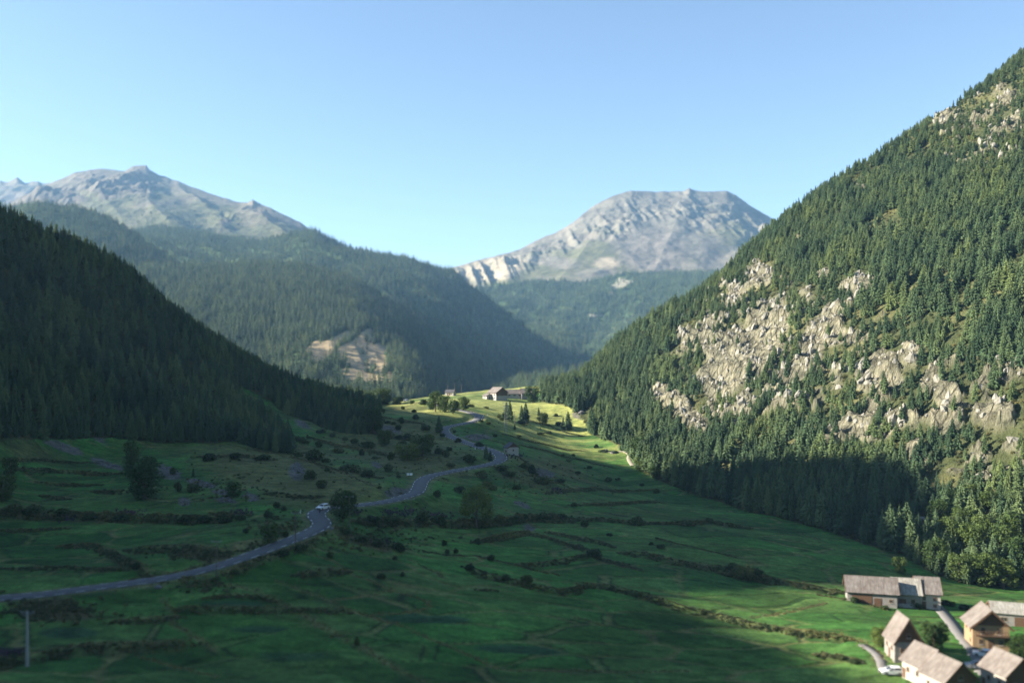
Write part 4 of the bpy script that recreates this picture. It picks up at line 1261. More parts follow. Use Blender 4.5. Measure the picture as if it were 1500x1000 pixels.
def house(name, label, cat, loc, rz, W, L, eave, ridge, wall, roof, gable=None, wins=(), doors=(), over=.55, chimney=None, roof2=None, base=1.2, group=None, xridge=0.0):
    o = tag(empty(name, loc, rz), label, cat, group)
    w, l = W / 2, L / 2
    pts = [(-w, -base), (w, -base), (w, eave), (xridge, ridge), (-w, eave)]
    m = MB(); n = 5
    m.add([(p[0], -l, p[1]) for p in pts] + [(p[0], l, p[1]) for p in pts], [(i, (i + 1) % n, n + (i + 1) % n, n + i) for i in range(n) if i not in (2, 3)] + [tuple(range(n - 1, -1, -1)), tuple(range(n, 2 * n))])
    m.build('wall', wall, o)
    for sg, mt in ((-1, roof), (1, roof2 or roof)):
        e = np.array([sg * w, eave]); r = np.array([xridge, ridge]); d = (e - r) / np.linalg.norm(e - r); nn = np.array([-d[1], d[0]]) * (1 if sg > 0 else -1)
        if nn[1] < 0: nn = -nn
        e2 = e + d * over; th = .22
        q = [r + nn * .02 , e2 + nn * .02, e2 + nn * (.02 + th), r + nn * (.02 + th) ]
        q[0] = np.array([xridge + sg * .001, ridge + .02]); q[3] = np.array([xridge + sg * .001, ridge + .02 + th * 1.25])
        mm = MB(); mm.add([(p[0], -l - over, p[1]) for p in q] + [(p[0], l + over, p[1]) for p in q], [(i, (i + 1) % 4, 4 + (i + 1) % 4, 4 + i) for i in range(4)] + [(3, 2, 1, 0), (4, 5, 6, 7)])
        rf = mm.build('roof_slope', mt, o)
        bm = MB(); 
        for yy in (-l - over - .03, l + over - .05):
            q2 = [q[0] - nn * .16, q[1] - nn * .16, q[2] + nn * .03, q[3] + nn * .03]
            bm.add([(p[0], yy, p[1]) for p in q2] + [(p[0], yy + .08, p[1]) for p in q2], [(i, (i + 1) % 4, 4 + (i + 1) % 4, 4 + i) for i in range(4)] + [(3, 2, 1, 0), (4, 5, 6, 7)])
        bm.build('bargeboard', M_WOOD, rf)
    MB().tube((xridge, -l - over, ridge + .25), (xridge, l + over, ridge + .25), .13, .13, 6).build('ridge_cap', roof, o)
    if gable:
        z0 = gable
        for yy, sg in ((-l, -1), (l, 1)):
            t = max(0.0, (z0 - eave) / (ridge - eave)); xl = -w + (xridge + w) * t; xr = w + (xridge - w) * t
            poly = [(xl, z0), (xr, z0), (xridge, ridge)] if z0 >= eave else [(-w, z0), (w, z0), (w, eave), (xridge, ridge), (-w, eave)]
            k = len(poly); y0, y1 = yy, yy + sg * .06
            g = MB(); g.add([(p[0], y0, p[1]) for p in poly] + [(p[0], y1, p[1]) for p in poly], [(i, (i + 1) % k, k + (i + 1) % k, k + i) for i in range(k)] + [tuple(range(k - 1, -1, -1)), tuple(range(k, 2 * k))])
            g.build('gable_boarding', M_WOOD, o)
    for c, nrm, ww, hh in wins: window(o, c, nrm, ww, hh)
    for c, nrm, ww, hh in doors:
        d = MB(); sg = -1 if nrm[1] == '-' else 1
        if nrm[0] == 'x': d.box((min(c[0], c[0] + sg * .07), c[1] - ww / 2, 0), (max(c[0], c[0] + sg * .07), c[1] + ww / 2, hh))
        else: d.box((c[0] - ww / 2, min(c[1], c[1] + sg * .07), 0), (c[0] + ww / 2, max(c[1], c[1] + sg * .07), hh))
        do = d.build('door', M_WOOD, o)
        h = MB(); hx = (c[0] + sg * .07, c[1] + ww * .35, hh * .5) if nrm[0] == 'x' else (c[0] + ww * .35, c[1] + sg * .07, hh * .5)
        h.box((hx[0] - .05, hx[1] - .05, hx[2] - .05), (hx[0] + .05, hx[1] + .05, hx[2] + .05)); h.build('handle', M_STEEL, do)
    if chimney:
        cx, cy = chimney; c = MB(); c.box((cx - .35, cy - .35, ridge - 1.2), (cx + .35, cy + .35, ridge + .9)); co = c.build('chimney', M_STONE, o)
        c = MB(); c.box((cx - .45, cy - .45, ridge + .9), (cx + .45, cy + .45, ridge + 1.02)); c.build('chimney_cap', M_CONC, co)
    return o


def at(px, py): return cast_g(px, py)


R = math.radians
# steep house; shade on its sunless slope is painted by a darker roof material
house('steep_house', 'small steep roofed house with grey walls and wooden gable beside the meadow', 'house', at(1323, 962), R(-4), 5.6, 6.2, 3.9, 8.6, M_STONE, M_ROOF, gable=4.0, roof2=M_ROOFD,
      wins=[((-2.8, -1.5, 2.4), 'x-', .9, 1.1), ((-2.8, 1.4, 2.4), 'x-', .9, 1.1), ((-1.2, -3.1, 2.2), 'y-', .9, 1.1), ((1.2, -3.1, 2.2), 'y-', .9, 1.1), ((0, -3.16, 5.3), 'y-', .8, .9)], doors=[((-2.8, 0, 0), 'x-', 1.0, 2.0)])
# stepped pair of roofs: two joined houses
house('chalet', 'chalet with pale shingle roof and bright wall, the upper of the two stepped roofs', 'house', at(1357, 996), R(14), 6.5, 6.0, 3.6, 6.6, M_PLASTER, M_ROOF, gable=3.6,
      wins=[((-3.25, -1.5, 2.0), 'x-', .9, 1.1), ((-3.25, 1.2, 2.0), 'x-', .9, 1.1)], doors=[((-3.25, 2.4, 0), 'x-', .95, 2.0)])
house('chalet', 'chalet with pale shingle roof and dark boarded gable, the lower of the two stepped roofs', 'house', at(1389, 1018), R(14), 6.8, 6.4, 3.9, 6.9, M_PLASTER, M_ROOF, gable=.8,
      wins=[((-3.4, -1.6, 2.2), 'x-', .9, 1.1), ((-3.4, 1.2, 2.2), 'x-', .9, 1.1), ((0, -3.26, 4.4), 'y-', 1.0, 1.0), ((-1.7, -3.26, 2.2), 'y-', .9, 1.1)])
# ochre house with arched gable overhang
h4 = house('ochre_house', 'ochre plastered house with grey roof and shaded gable balcony beside the lane', 'house', at(1445, 944), R(-13), 7.4, 7.0, 5.0, 8.4, M_PEACH, M_ROOF, gable=5.2, over=.9,
      wins=[((-3.7, -1.8, 3.6), 'x-', .9, 1.2), ((-3.7, 1.6, 3.6), 'x-', .9, 1.2), ((-3.7, -1.8, 1.4), 'x-', .9, 1.1), ((-2.0, -3.5, 1.6), 'y-', .9, 1.2), ((2.0, -3.5, 1.6), 'y-', .9, 1.2), ((-1.6, -3.5, 4.0), 'y-', .9, 1.4), ((1.6, -3.5, 4.0), 'y-', .9, 1.4)],
      doors=[((0, -3.5, 0), 'y-', 1.1, 2.1)])
bl = MB(); bl.box((-3.3, -4.6, 3.0), (3.3, -3.5, 3.16))
bal = bl.build('balcony', M_WOOD, h4)
for xx in np.linspace(-3.2, 3.2, 12): MB().box((xx - .05, -4.58, 3.16), (xx + .05, -4.5, 4.05)).build('baluster', M_WOOD, bal)
MB().box((-3.3, -4.62, 4.05), (3.3, -4.48, 4.15)).build('handrail', M_WOOD, bal)
# shed with a white roof
house('sheet_roof_shed', 'long shed with white sheet roof behind the ochre house', 'shed', at(1480, 912), R(70), 8.0, 9.0, 3.2, 4.8, M_STONE, M_SHEET, gable=3.2, over=.4, wins=[((4.0, -2.5, 1.8), 'x+', 1.4, 1.0), ((-4.0, 2.0, 1.8), 'x-', 1.4, 1.0)], doors=[((4.0, 1.5, 0), 'x+', 2.4, 2.5), ((-4.0, -1.5, 0), 'x-', 2.4, 2.5)])
# cream house at the frame corner
house('cream_house', 'cream house with two roof steps at the village corner', 'house', at(1477, 1012), R(10), 6.6, 7.0, 4.2, 7.2, M_PLASTER, M_ROOF, gable=.9,
      wins=[((-3.3, -1.8, 2.4), 'x-', .9, 1.1), ((-3.3, 1.2, 2.4), 'x-', .9, 1.1), ((-1.4, -3.56, 2.4), 'y-', .9, 1.1), ((1.4, -3.56, 2.4), 'y-', .9, 1.1)], doors=[((-3.3, 2.7, 0), 'x-', .95, 2.0)])
# farmhouse: barn wing and house wing
house('barn', 'grey roofed stone barn with open hay bay joined to the farmhouse', 'barn', at(1275, 882), R(74), 8.4, 12.2, 3.6, 6.6, M_STONE, M_ROOF, gable=3.6, over=.6, wins=[((-4.2, -4.6, 1.6), 'x-', .9, .9)], doors=[((-4.2, 2.5, 0), 'x-', 5.0, 2.9), ((-4.2, -1.4, 0), 'x-', 1.8, 2.2)])
house('farm_annex', 'farm annex with pale sheet roof between barn and farmhouse', 'annex', at(1326, 884), R(74), 8.0, 6.6, 3.5, 6.6, M_STONE, M_SHEET, over=.5, wins=[((-4.0, -1.4, 1.7), 'x-', 1.0, 1.1)], doors=[((-4.0, 1.2, 0), 'x-', 1.8, 2.2)])
house('farmhouse', 'farmhouse with pinkish shingle roof and whitewashed wall above the lane', 'house', at(1357, 886), R(74), 8.8, 5.6, 4.1, 7.3, M_PLASTER, M_ROOF, over=.5, wins=[((-4.4, -1.4, 2.8), 'x-', .9, 1.1), ((-4.4, 1.2, 2.8), 'x-', .9, 1.1), ((-4.4, -1.4, 1.0), 'x-', .9, .9), ((-1.4, -2.8, 2.4), 'y-', .9, 1.1)], doors=[((-4.4, 1.2, 0), 'x-', 1.0, 2.0)])
# upper farm on the far meadow
house('farm_chalet', 'white walled chalet with brown wooden gable on the far sunlit meadow', 'house', at(729, 585), R(38), 10.5, 10.0, 5.4, 9.0, M_PLASTER, M_ROOF, gable=3.0, over=.9,
      wins=[((-5.25, -3, 3.6), 'x-', 1.1, 1.3), ((-5.25, 0, 3.6), 'x-', 1.1, 1.3), ((-5.25, 3, 3.6), 'x-', 1.1, 1.3), ((-5.25, -3, 1.4), 'x-', 1.1, 1.2), ((-2, -5.06, 4.4), 'y-', 1.1, 1.3), ((2, -5.06, 4.4), 'y-', 1.1, 1.3)], doors=[((-5.25, 1.5, 0), 'x-', 1.2, 2.1)])
house('farm_lean_to', 'low white lean-to at the end of the meadow chalet', 'annex', at(714, 584), R(38), 5.0, 5.0, 2.3, 3.6, M_PLASTER, M_ROOF, wins=[((-2.5, 0, 1.3), 'x-', 1.0, 1.0)], doors=[((0, -2.5, 0), 'y-', 1.0, 1.9)])
house('long_barn', 'long grey roofed barn behind the meadow chalet', 'barn', at(753, 582), R(96), 8.0, 14.0, 3.0, 5.8, M_PLASTER, M_ROOF, gable=3.0, wins=[((-4, -4, 1.8), 'x-', 1.8, 1.0), ((-4, 0, 1.8), 'x-', 1.8, 1.0), ((-4, 4, 1.8), 'x-', 1.8, 1.0)], doors=[((0, -7.06, 0), 'y-', 2.6, 2.6)])
house('tall_barn', 'taller barn with a dark doorway beside the long barn', 'barn', at(773, 583), R(100), 9.0, 11.0, 3.8, 7.2, M_STONE, M_ROOF, gable=3.8, wins=[((-4.5, 3.2, 2.2), 'x-', 1.2, 1.0)], doors=[((-4.5, -1.5, 0), 'x-', 3.0, 3.0)])
house('stone_shed', 'small white shed with grey roof standing beside the road bend', 'shed', at(749, 665), R(24), 5.4, 4.6, 3.2, 5.2, M_PLASTER, M_ROOFD, gable=3.4, over=.45, wins=[((0, -2.3, 2.0), 'y-', .7, .8)], doors=[((-2.7, 0, 0), 'x-', 1.1, 2.0)])
house('roadside_hut', 'dark roofed hut on the meadow crest below the power poles', 'hut', at(660, 579), R(70), 5.0, 7.0, 2.4, 4.2, M_PLASTER, M_ROOFD, over=.4, wins=[((-2.5, -1.5, 1.3), 'x-', .9, .9), ((-2.5, 1.5, 1.3), 'x-', .9, .9)], doors=[((-2.5, 0, 0), 'x-', 1.0, 1.9)])

x, y, z = at(1318, 888)
o = empty('terrace_wall', (x, y, z), R(-16)); tag(o, 'low pale terrace wall in front of the farm annex', 'wall')
for k in range(9): MB().box((-3.4 + k * .76, -.2, -.5), (-3.4 + k * .76 + .74, .2, .75 + .05 * ((k * 7) % 3))).build('stone', M_CONC, o)


# ------------------------------------------------------------------ poles and pylon
def pole(px, py, h, label, mat=M_POLE, r=.14, arm=1.1, group=None, square=False, ins=3, rz=0.0):
    x, y, z = at(px, py)
    o = empty('utility_pole', (x, y, z - .3), rz); h = h + .3
    m = MB()
    if square:
        for z0, z1, a0, a1 in ((0, h, .26, .15),):
            v = [(sx * a0, sy * a0 * .8, z0) for sx, sy in ((-1, -1), (1, -1), (1, 1), (-1, 1))] + [(sx * a1, sy * a1 * .8, z1) for sx, sy in ((-1, -1), (1, -1), (1, 1), (-1, 1))]
            m.add(v, [(3, 2, 1, 0), (4, 5, 6, 7), (0, 1, 5, 4), (1, 2, 6, 5), (2, 3, 7, 6), (3, 0, 4, 7)])
    else: m.tube((0, 0, 0), (0, 0, h), r, r * .7, 10)
    m.build('post', mat, o)
    a = MB().box((-arm, -.07, h - .35), (arm, .07, h - .21)).build('crossarm', M_STEEL, o)
    for i in range(ins):
        xx = -arm + .1 + i * (2 * arm - .2) / max(1, ins - 1)
        MB().tube((xx, 0, h - .21), (xx, 0, h + .02), .045, .07, 8).build('insulator', M_CONC, a)
    if square: MB().tube((-.5, -.05, h - .9), (-arm + .2, -.05, h - .3), .04).tube((.5, -.05, h - .9), (arm - .2, -.05, h - .3), .04).tube((-.5, -.05, h - .9), (.5, -.05, h - .9), .04).build('brace', M_STEEL, o)
    tag(o, label, 'pole', group)
    return (x, y, z + h - .3)


G = 'wooden poles along the valley road'
pole(40, 976, 10.2, 'thick pale concrete pole with T crossarm in the lower field', M_CONC, arm=1.25, square=True)
pole(317, 847, 8.4, 'slender wooden pole beside the straight lower stretch of road', group=G)
pole(433, 798, 8.0, 'slender wooden pole beside the road just below the bend', group=G)
pole(512, 772, 8.6, 'wooden pole in front of the leafy tree at the road bend', group=G, r=.16)
pole(602, 763, 6.8, 'thin pole in the tall hedge below the road', group=G, r=.11)
pole(754, 628, 10.5, 'wooden pole on the meadow below the lattice pylon trees', group=G)
pole(792, 631, 9.0, 'wooden pole beside a bush on the far meadow', group=G)
wires = []
for px, py, h, lab in ((656, 578, 7.5, 'wooden pole beside the crest hut, the end one'), (666, 577, 8.5, 'wooden pole behind the crest hut'), (676, 576, 7.0, 'wooden pole on the open meadow crest')):
    wires.append(pole(px, py, h, lab, group='poles on the meadow crest', r=.17))


def wire(a, b, sag, label, group):
    m = MB(); p = None
    for t in np.linspace(0, 1, 9):
        q = np.array(a) * (1 - t) + np.array(b) * t; q[2] -= sag * 4 * t * (1 - t)
        if p is not None: m.tube(p, q, .035, .035, 5)
        p = q
    tag(m.build('overhead_wire', M_BLACK), label, 'wire', group)


wire(wires[0], wires[1], .8, 'overhead wire from the crest hut pole to its neighbour', None)
wire(wires[1], wires[2], .8, 'overhead wire from the hut to the open crest pole', None)
_far = (wires[2][0] + 26, wires[2][1] + 60, wires[2][2] - 3)
wire(wires[2], _far, 1.5, 'overhead wire running from the open crest pole down behind the meadow', None)

# lattice pylon
x, y, z = at(741, 637)
o = empty('lattice_pylon', (x, y, z - .2)); tag(o, 'slim steel lattice pylon on the meadow by the shade line', 'pylon')
Hp = 18.6
def leg_at(sx, sy, zz): w_ = .95 * (1 - zz / Hp) + .28 * (zz / Hp); return (sx * w_, sy * w_, zz)
for sx, sy in ((-1, -1), (1, -1), (1, 1), (-1, 1)): MB().tube(leg_at(sx, sy, 0), leg_at(sx, sy, Hp), .09, .07, 6).build('leg', M_STEEL, o)
lv = np.linspace(0, Hp, 11)
for i in range(10):
    for (a, b) in (((-1, -1), (1, -1)), ((1, -1), (1, 1)), ((1, 1), (-1, 1)), ((-1, 1), (-1, -1))):
        m = MB().tube(leg_at(*a, lv[i]), leg_at(*b, lv[i + 1]), .045, .045, 5); m.tube(leg_at(*b, lv[i]), leg_at(*a, lv[i + 1]), .045, .045, 5); m.build('brace', M_STEEL, o)
for zz, hw in ((Hp - .4, 1.9), (Hp - 2.4, 1.5)):
    a = MB().box((-hw, -.1, zz - .1), (hw, .1, zz + .1)).build('crossarm', M_STEEL, o)
    for xx in (-hw + .1, 0, hw - .1): MB().tube((xx, 0, zz - .1), (xx, 0, zz - .7), .07, .05, 8).build('insulator', M_CONC, a)

# road sign, marker posts
x, y, z = at(600, 699)
o = empty('road_sign', (x, y, z), R(5)); tag(o, 'pair of small white signs on posts above the road bend', 'sign')
for xx in (-.55, .55):
    MB().tube((xx, 0, -.2), (xx, 0, 1.3), .04).build('post', M_STEEL, o); MB().box((xx - .45, -.06, .7), (xx + .45, -.045, 1.5)).build('panel', M_SIGN, o)
for px, py, lab in ((440, 752, 'white marker post on the verge of the sharp road bend'), (720, 668, 'white marker post beside the dark conifer at the upper bend'), (696, 658, 'white marker post on the bank above the upper bend'), (708, 609, 'white marker post at the sunlit bend of the road'), (714, 609, 'second white marker post past the sunlit bend')):
    x, y, z = at(px, py); o = empty('marker_post', (x, y, z)); tag(o, lab, 'post', 'white roadside marker posts')
    MB().tube((0, 0, -.2), (0, 0, 1.05), .09, .08, 8).build('post', M_SIGN, o); MB().tube((0, 0, .75), (0, 0, .9), .1, .1, 8).build('reflector_band', M_BLACK, o)

# ------------------------------------------------------------------ cars: local +y is forward
def car(loc, heading, label, paint, group=None, slope=0.0):
    o = empty('parked_car' if group else 'car', loc, heading); o.rotation_euler[0] = slope; tag(o, label, 'car', group)
    L, Wd = 2.12, .88
    side = [(-L, .42), (-L + .02, .95), (-L + .25, 1.02), (L - 1.15, 1.0), (L - .15, .86), (L, .72), (L, .38), (L - .45, .26), (-L + .4, .26)]
    b = MB(); n = len(side)
    xs = [(-Wd, .90, 0), (-Wd * .99, 1, 1), (Wd * .99, 1, 1), (Wd, .90, 0)]
    v = []; f = []
    for xx, sc_, _ in ((-Wd, .97, 0), (-Wd + .12, 1, 0), (Wd - .12, 1, 0), (Wd, .97, 0)):
        v += [(xx, p[0] * sc_, .26 + (p[1] - .26) * (sc_ if sc_ < 1 else 1)) for p in side]
    for k in range(3): f += [(k * n + i, k * n + (i + 1) % n, (k + 1) * n + (i + 1) % n, (k + 1) * n + i) for i in range(n)]
    f += [tuple(range(n - 1, -1, -1)), tuple(range(3 * n, 4 * n))]
    b.add(v, f); body = b.build('body', paint, o)
    # cabin: glasshouse with pillars and roof
    lo = [(-Wd + .04, -L + .2), (Wd - .04, -L + .2), (Wd - .04, L - 1.1), (-Wd + .04, L - 1.1)]; hi = [(-Wd + .22, -L + .55), (Wd - .22, -L + .55), (Wd - .22, L - 1.95), (-Wd + .22, L - 1.95)]
    g = MB(); g.add([(a, c, 1.0) for a, c in lo] + [(a, c, 1.48) for a, c in hi], [(0, 1, 5, 4), (1, 2, 6, 5), (2, 3, 7, 6), (3, 0, 4, 7), (4, 5, 6, 7)]); g.build('windows', M_GLASS, o)
    r = MB(); r.add([(a * 1.03, c, 1.47) for a, c in hi] + [(a * .9, c * .97 - .02, 1.56) for a, c in hi], [(0, 1, 5, 4), (1, 2, 6, 5), (2, 3, 7, 6), (3, 0, 4, 7), (4, 5, 6, 7), (3, 2, 1, 0)]); r.build('roof', paint, o)
    for k in range(4): MB().tube((*lo[k], .99), (*hi[k], 1.48), .05, .045, 6).build('pillar', paint, o)
    for s in (-1, 1): MB().tube((s * (Wd - .06), -.25, .99), (s * (Wd - .22), -.3, 1.48), .045, .04, 6).build('pillar', paint, o)
    for s in (-1, 1):
        for yy in (-1.3, 1.3):
            w_ = MB().tube((s * (Wd - .2), yy, .34), (s * (Wd + .03), yy, .34), .34, .34, 18).build('wheel', M_TYRE, o)
            MB().tube((s * (Wd + .028), yy, .34), (s * (Wd + .05), yy, .34), .21, .19, 14).build('rim', M_STEEL, w_)
        MB().box((s * .62 - .2, L - .1, .62), (s * .62 + .2, L + .03, .8)).build('headlight', M_LAMP, o)
        MB().box((s * .68 - .14, -L - .02, .72), (s * .68 + .14, -L + .05, .95)).build('tail_light', mat_tail, o)
        MB().box((s * (Wd + .1) - .1, .72, 1.0), (s * (Wd + .1) + .1, .86, 1.14)).build('mirror', paint, o)
    MB().box((-.5, L - .02, .52), (.5, L + .02, .7)).build('grille', M_BLACK, o); MB().box((-.8, L - .12, .3), (.8, L + .05, .48)).build('bumper', M_BLACK, o)
    return o


mat_tail = mat_plain('tail_lamp', (0.30, 0.02, 0.02), 0.3, 0.1, 8.0)


def on_road(px, py, off):
    x, y, z = at(px, py); d = np.hypot(ROAD[:, 0] - x, ROAD[:, 1] - y); i = int(d.argmin())
    p = ROAD[i]; n = road_n[i]
    return (p[0] + n[0] * off, p[1] + n[1] * off, p[2] - .02), i


(cl, ci) = on_road(467, 746.5, 0.0)
CAR_POS = cl
tan = ROAD[ci - 3] - ROAD[ci + 3]; hd = math.atan2(-tan[0], tan[1])
car(cl, hd - .25 if hd > 0 else hd + .0, 'white car driving down the bend behind the cyclist', M_CAR)
PC = 'cars parked in the village'
x, y, z = at(1441, 962); car((x, y, z + .1), R(60), 'white car parked at the foot of the ochre house', M_CAR, PC)
x, y, z = at(1430, 979); car((x, y, z + .1), R(80), 'pale grey car parked beside the lane', M_CARG, PC)
x, y, z = at(1306, 988); car((x, y, z + .1), R(85), 'white car parked on the grass below the steep house', M_CAR, PC)
x, y, z = at(595, 588); car((x, y, z + .05), R(120), 'small white car standing on the far meadow crest', M_CAR, 'cars far up the road')

# ------------------------------------------------------------------ cyclist and bicycle
(bl_, bi) = on_road(468, 753.5, -0.9)
tan = ROAD[bi - 3] - ROAD[bi + 3]; bh = math.atan2(-tan[0], tan[1])
bk = empty('bicycle', bl_, bh); tag(bk, 'dark road bicycle ridden in front of the white car', 'bicycle')
def ring(c, r, t, n=20):
    m = MB(); q = [np.array([0, c[0] + r * math.cos(a), c[1] + r * math.sin(a)]) for a in np.linspace(0, 2 * math.pi, n + 1)]
    for a, b in zip(q[:-1], q[1:]): m.tube(a, b, t, t, 5)
    return m
for yy in (-.5, .5):
    w_ = ring((yy, .34), .32, .02).build('wheel', M_TYRE, bk)
    m = MB()
    for a in np.linspace(0, math.pi, 6, endpoint=False): m.tube((0, yy - .31 * math.cos(a), .34 - .31 * math.sin(a)), (0, yy + .31 * math.cos(a), .34 + .31 * math.sin(a)), .004, .004, 4)
    m.build('spokes', M_STEEL, w_)
fr = MB()
for a, b in (((-.05, .28), (.38, .88)), ((-.05, .28), (-.2, .9)), ((-.2, .85), (.37, .85)), ((-.05, .28), (-.5, .34)), ((-.5, .34), (-.18, .8)), ((.38, .9), (.5, .34))): fr.tube((0, *a), (0, *b), .02, .018, 6)
fr.build('frame', M_BLACK, bk)
MB().box((-.06, -.34, .9), (.06, -.08, .96)).build('saddle', M_BLACK, bk)
MB().tube((-.2, .42, .98), (.2, .42, .98), .015).tube((-.2, .42, .98), (-.2, .55, .9), .015).tube((.2, .42, .98), (.2, .55, .9), .015).tube((0, .38, .88), (0, .42, .98), .015).build('handlebar', M_BLACK, bk)
MB().tube((-.12, -.05, .28), (.12, -.05, .28), .018).tube((.12, -.05, .28), (.12, .08, .2), .014).tube((-.12, -.05, .28), (-.12, -.18, .36), .014).build('cranks', M_STEEL, bk)


def skinned(name, joints, edges, mat, parent, sub=2):
    me = bpy.data.meshes.new(name); me.from_pydata([j[:3] for j in joints], edges, []); me.materials.append(mat)
    o = bpy.data.objects.new(name, me); COL.objects.link(o); o.parent = parent
    md = o.modifiers.new('skin', 'SKIN')
    for i, j in enumerate(joints):
        sv = me.skin_vertices[0].data[i]; r_ = j[3]; sv.radius = (r_, r_); sv.use_root = (i == 0)
    md.use_smooth_shade = True
    s = o.modifiers.new('sub', 'SUBSURF'); s.levels = sub; s.render_levels = sub
    return o


pr = empty('person', bl_, bh); tag(pr, 'cyclist in dark clothes and pale helmet riding down the road bend', 'person')
J = [(0, -.2, 1.0, .13), (0, -.08, 1.2, .13), (0, .1, 1.42, .15), (0, .16, 1.52, .06), (0, .2, 1.6, .075), (0, .23, 1.68, .08),
     (.17, .1, 1.42, .06), (.23, .24, 1.2, .045), (.2, .42, 1.02, .032), (-.17, .1, 1.42, .06), (-.23, .24, 1.2, .045), (-.2, .42, 1.02, .032),
     (.09, -.16, .97, .09), (.11, .2, .72, .062), (.12, .06, .36, .045), (.12, .08, .24, .035), (.12, .2, .2, .03),
     (-.09, -.16, .97, .09), (-.11, .12, .84, .062), (-.12, -.12, .5, .045), (-.12, -.16, .4, .035), (-.12, -.05, .35, .03)]
E = [(0, 1), (1, 2), (2, 3), (3, 4), (4, 5), (2, 6), (6, 7), (7, 8), (2, 9), (9, 10), (10, 11), (0, 12), (12, 13), (13, 14), (14, 15), (15, 16), (0, 17), (17, 18), (18, 19), (19, 20), (20, 21)]
skinned('body', J, E, M_CLOTH, pr)
for s in (-1, 1):
    for k in range(4): MB().tube((s * (.17 + .02 * k), .42, 1.0 - .002 * k), (s * (.17 + .02 * k), .47, .97), .009, .007, 5).build('finger', M_SKIN, pr)
    MB().tube((s * .16, .41, 1.01), (s * .15, .46, 1.0), .01, .008, 5).build('thumb', M_SKIN, pr)
hm = MB()
for k in range(6):
    a0, a1 = k * math.pi / 12, (k + 1) * math.pi / 12
    hm.tube((0, .215, 1.69 + .13 * math.sin(a0)), (0, .215, 1.69 + .13 * math.sin(a1)), .118 * math.cos(a0) + .004, .118 * math.cos(a1) + .004, 12)
hm.build('helmet', M_HELMET, pr)
fc = MB().tube((0, .28, 1.64), (0, .315, 1.63), .062, .05, 10).tube((0, .31, 1.645), (0, .335, 1.63), .016, .01, 6); fc.build('face', M_SKIN, pr)

# ------------------------------------------------------------------ single trees and bushes (photo foot point, width and height in photo px)
def broad_tree(px, py, w, h, kind, label, i=0, group=None):
    x, y, z = cast_g(px, py); s = y / F
    mt, mc, V, Q = BROAD[kind]
    o = empty('broadleaf_tree', (x, y, z - .1), i * 1.7)
    hh = h * s; ww = w * s / .62
    o.scale = (ww, ww, hh)
    for nm, me in (('trunk', mt), ('crown', mc)):
        c = bpy.data.objects.new(nm, me); COL.objects.link(c); c.parent = o
    tag(o, label, 'tree', group)


def bush(px, py, w, h, label, group, i):
    x, y, z = cast_g(px, py); s = y / F
    o = bpy.data.objects.new('bush', BUSH[i % 4][0]); COL.objects.link(o)
    o.location = (x, y, z - .05); o.rotation_euler = (0, 0, i * 2.1)
    o.scale = (w * s / 1.15, w * s / 1.15, h * s / .85)
    tag(o, label, 'bush', group)


def single_conifer(px, py, h, label, i, group=None):
    x, y, z = cast_g(px, py)
    conifer(x, y, z, h * y / F, i, label, group).scale[0:2] = (h * y / F * 1.35,) * 2


broad_tree(212, 730, 50, 62, 0, 'largest round leafy tree standing on the shaded terraces', 1)
broad_tree(192, 692, 22, 48, 1, 'tall narrow leafy tree behind the large round terrace tree', 2)
broad_tree(3, 733, 34, 40, 1, 'dark leafy tree at the end of the long hedge', 3)
broad_tree(14, 697, 20, 30, 0, 'small round leafy tree on a thin trunk beside a terrace bank', 4)
broad_tree(502, 764, 38, 50, 2, 'spreading leafy tree at the sharp road bend', 5)
broad_tree(698, 772, 44, 64, 2, 'tall feathery willow rising from the hedge below the road', 6)
broad_tree(546, 634, 32, 38, 0, 'rounded leafy tree at the lower tip of the shaded wood', 7)
broad_tree(395, 796, 24, 30, 1, 'leafy tree on the bank above the straight road', 8)
broad_tree(342, 728, 21, 24, 0, 'compact round tree among the grey stone heaps', 9)
broad_tree(563, 652, 20, 24, 1, 'round leafy tree on the dry slope among bushes', 10)
broad_tree(618, 668, 34, 34, 0, 'dense dark tree clump above the upper road', 11)
broad_tree(597, 674, 34, 26, 1, 'low dense tree beside the clump above the upper road', 12)
broad_tree(780, 590, 20, 26, 0, 'round dark tree beside the tall meadow barn', 13)
broad_tree(679, 600, 20, 20, 0, 'round sunlit tree above the sunlit road bend', 14)
broad_tree(651, 604, 18, 26, 1, 'sunlit leafy tree in the clump beside the far road', 15)
broad_tree(664, 606, 16, 22, 2, 'feathery sunlit tree at the end of the far roadside clump', 16)
broad_tree(638, 603, 22, 32, 2, 'tallest sunlit tree of the far roadside clump', 17)
broad_tree(560, 592, 26, 24, 1, 'yellowish leafy tree lit by the sun at the wood tip', 18)
broad_tree(582, 592, 18, 12, 0, 'small sunlit leafy tree beside the wood tip', 19)
broad_tree(795, 622, 16, 19, 2, 'light green leafy tree in the meadow row', 20)
broad_tree(1287, 946, 20, 30, 1, 'dark leafy tree close to the steep roofed house', 21)
broad_tree(1367, 952, 36, 44, 0, 'broad dark leafy tree behind the steep roofed house', 22)
broad_tree(1338, 886, 22, 14, 1, 'low leafy tree against the farm annex wall', 23)
broad_tree(1318, 838, 20, 24, 0, 'small dark tree behind the barn roof', 24)
broad_tree(1492, 958, 30, 30, 1, 'shaded leafy tree beside the ochre house', 25)
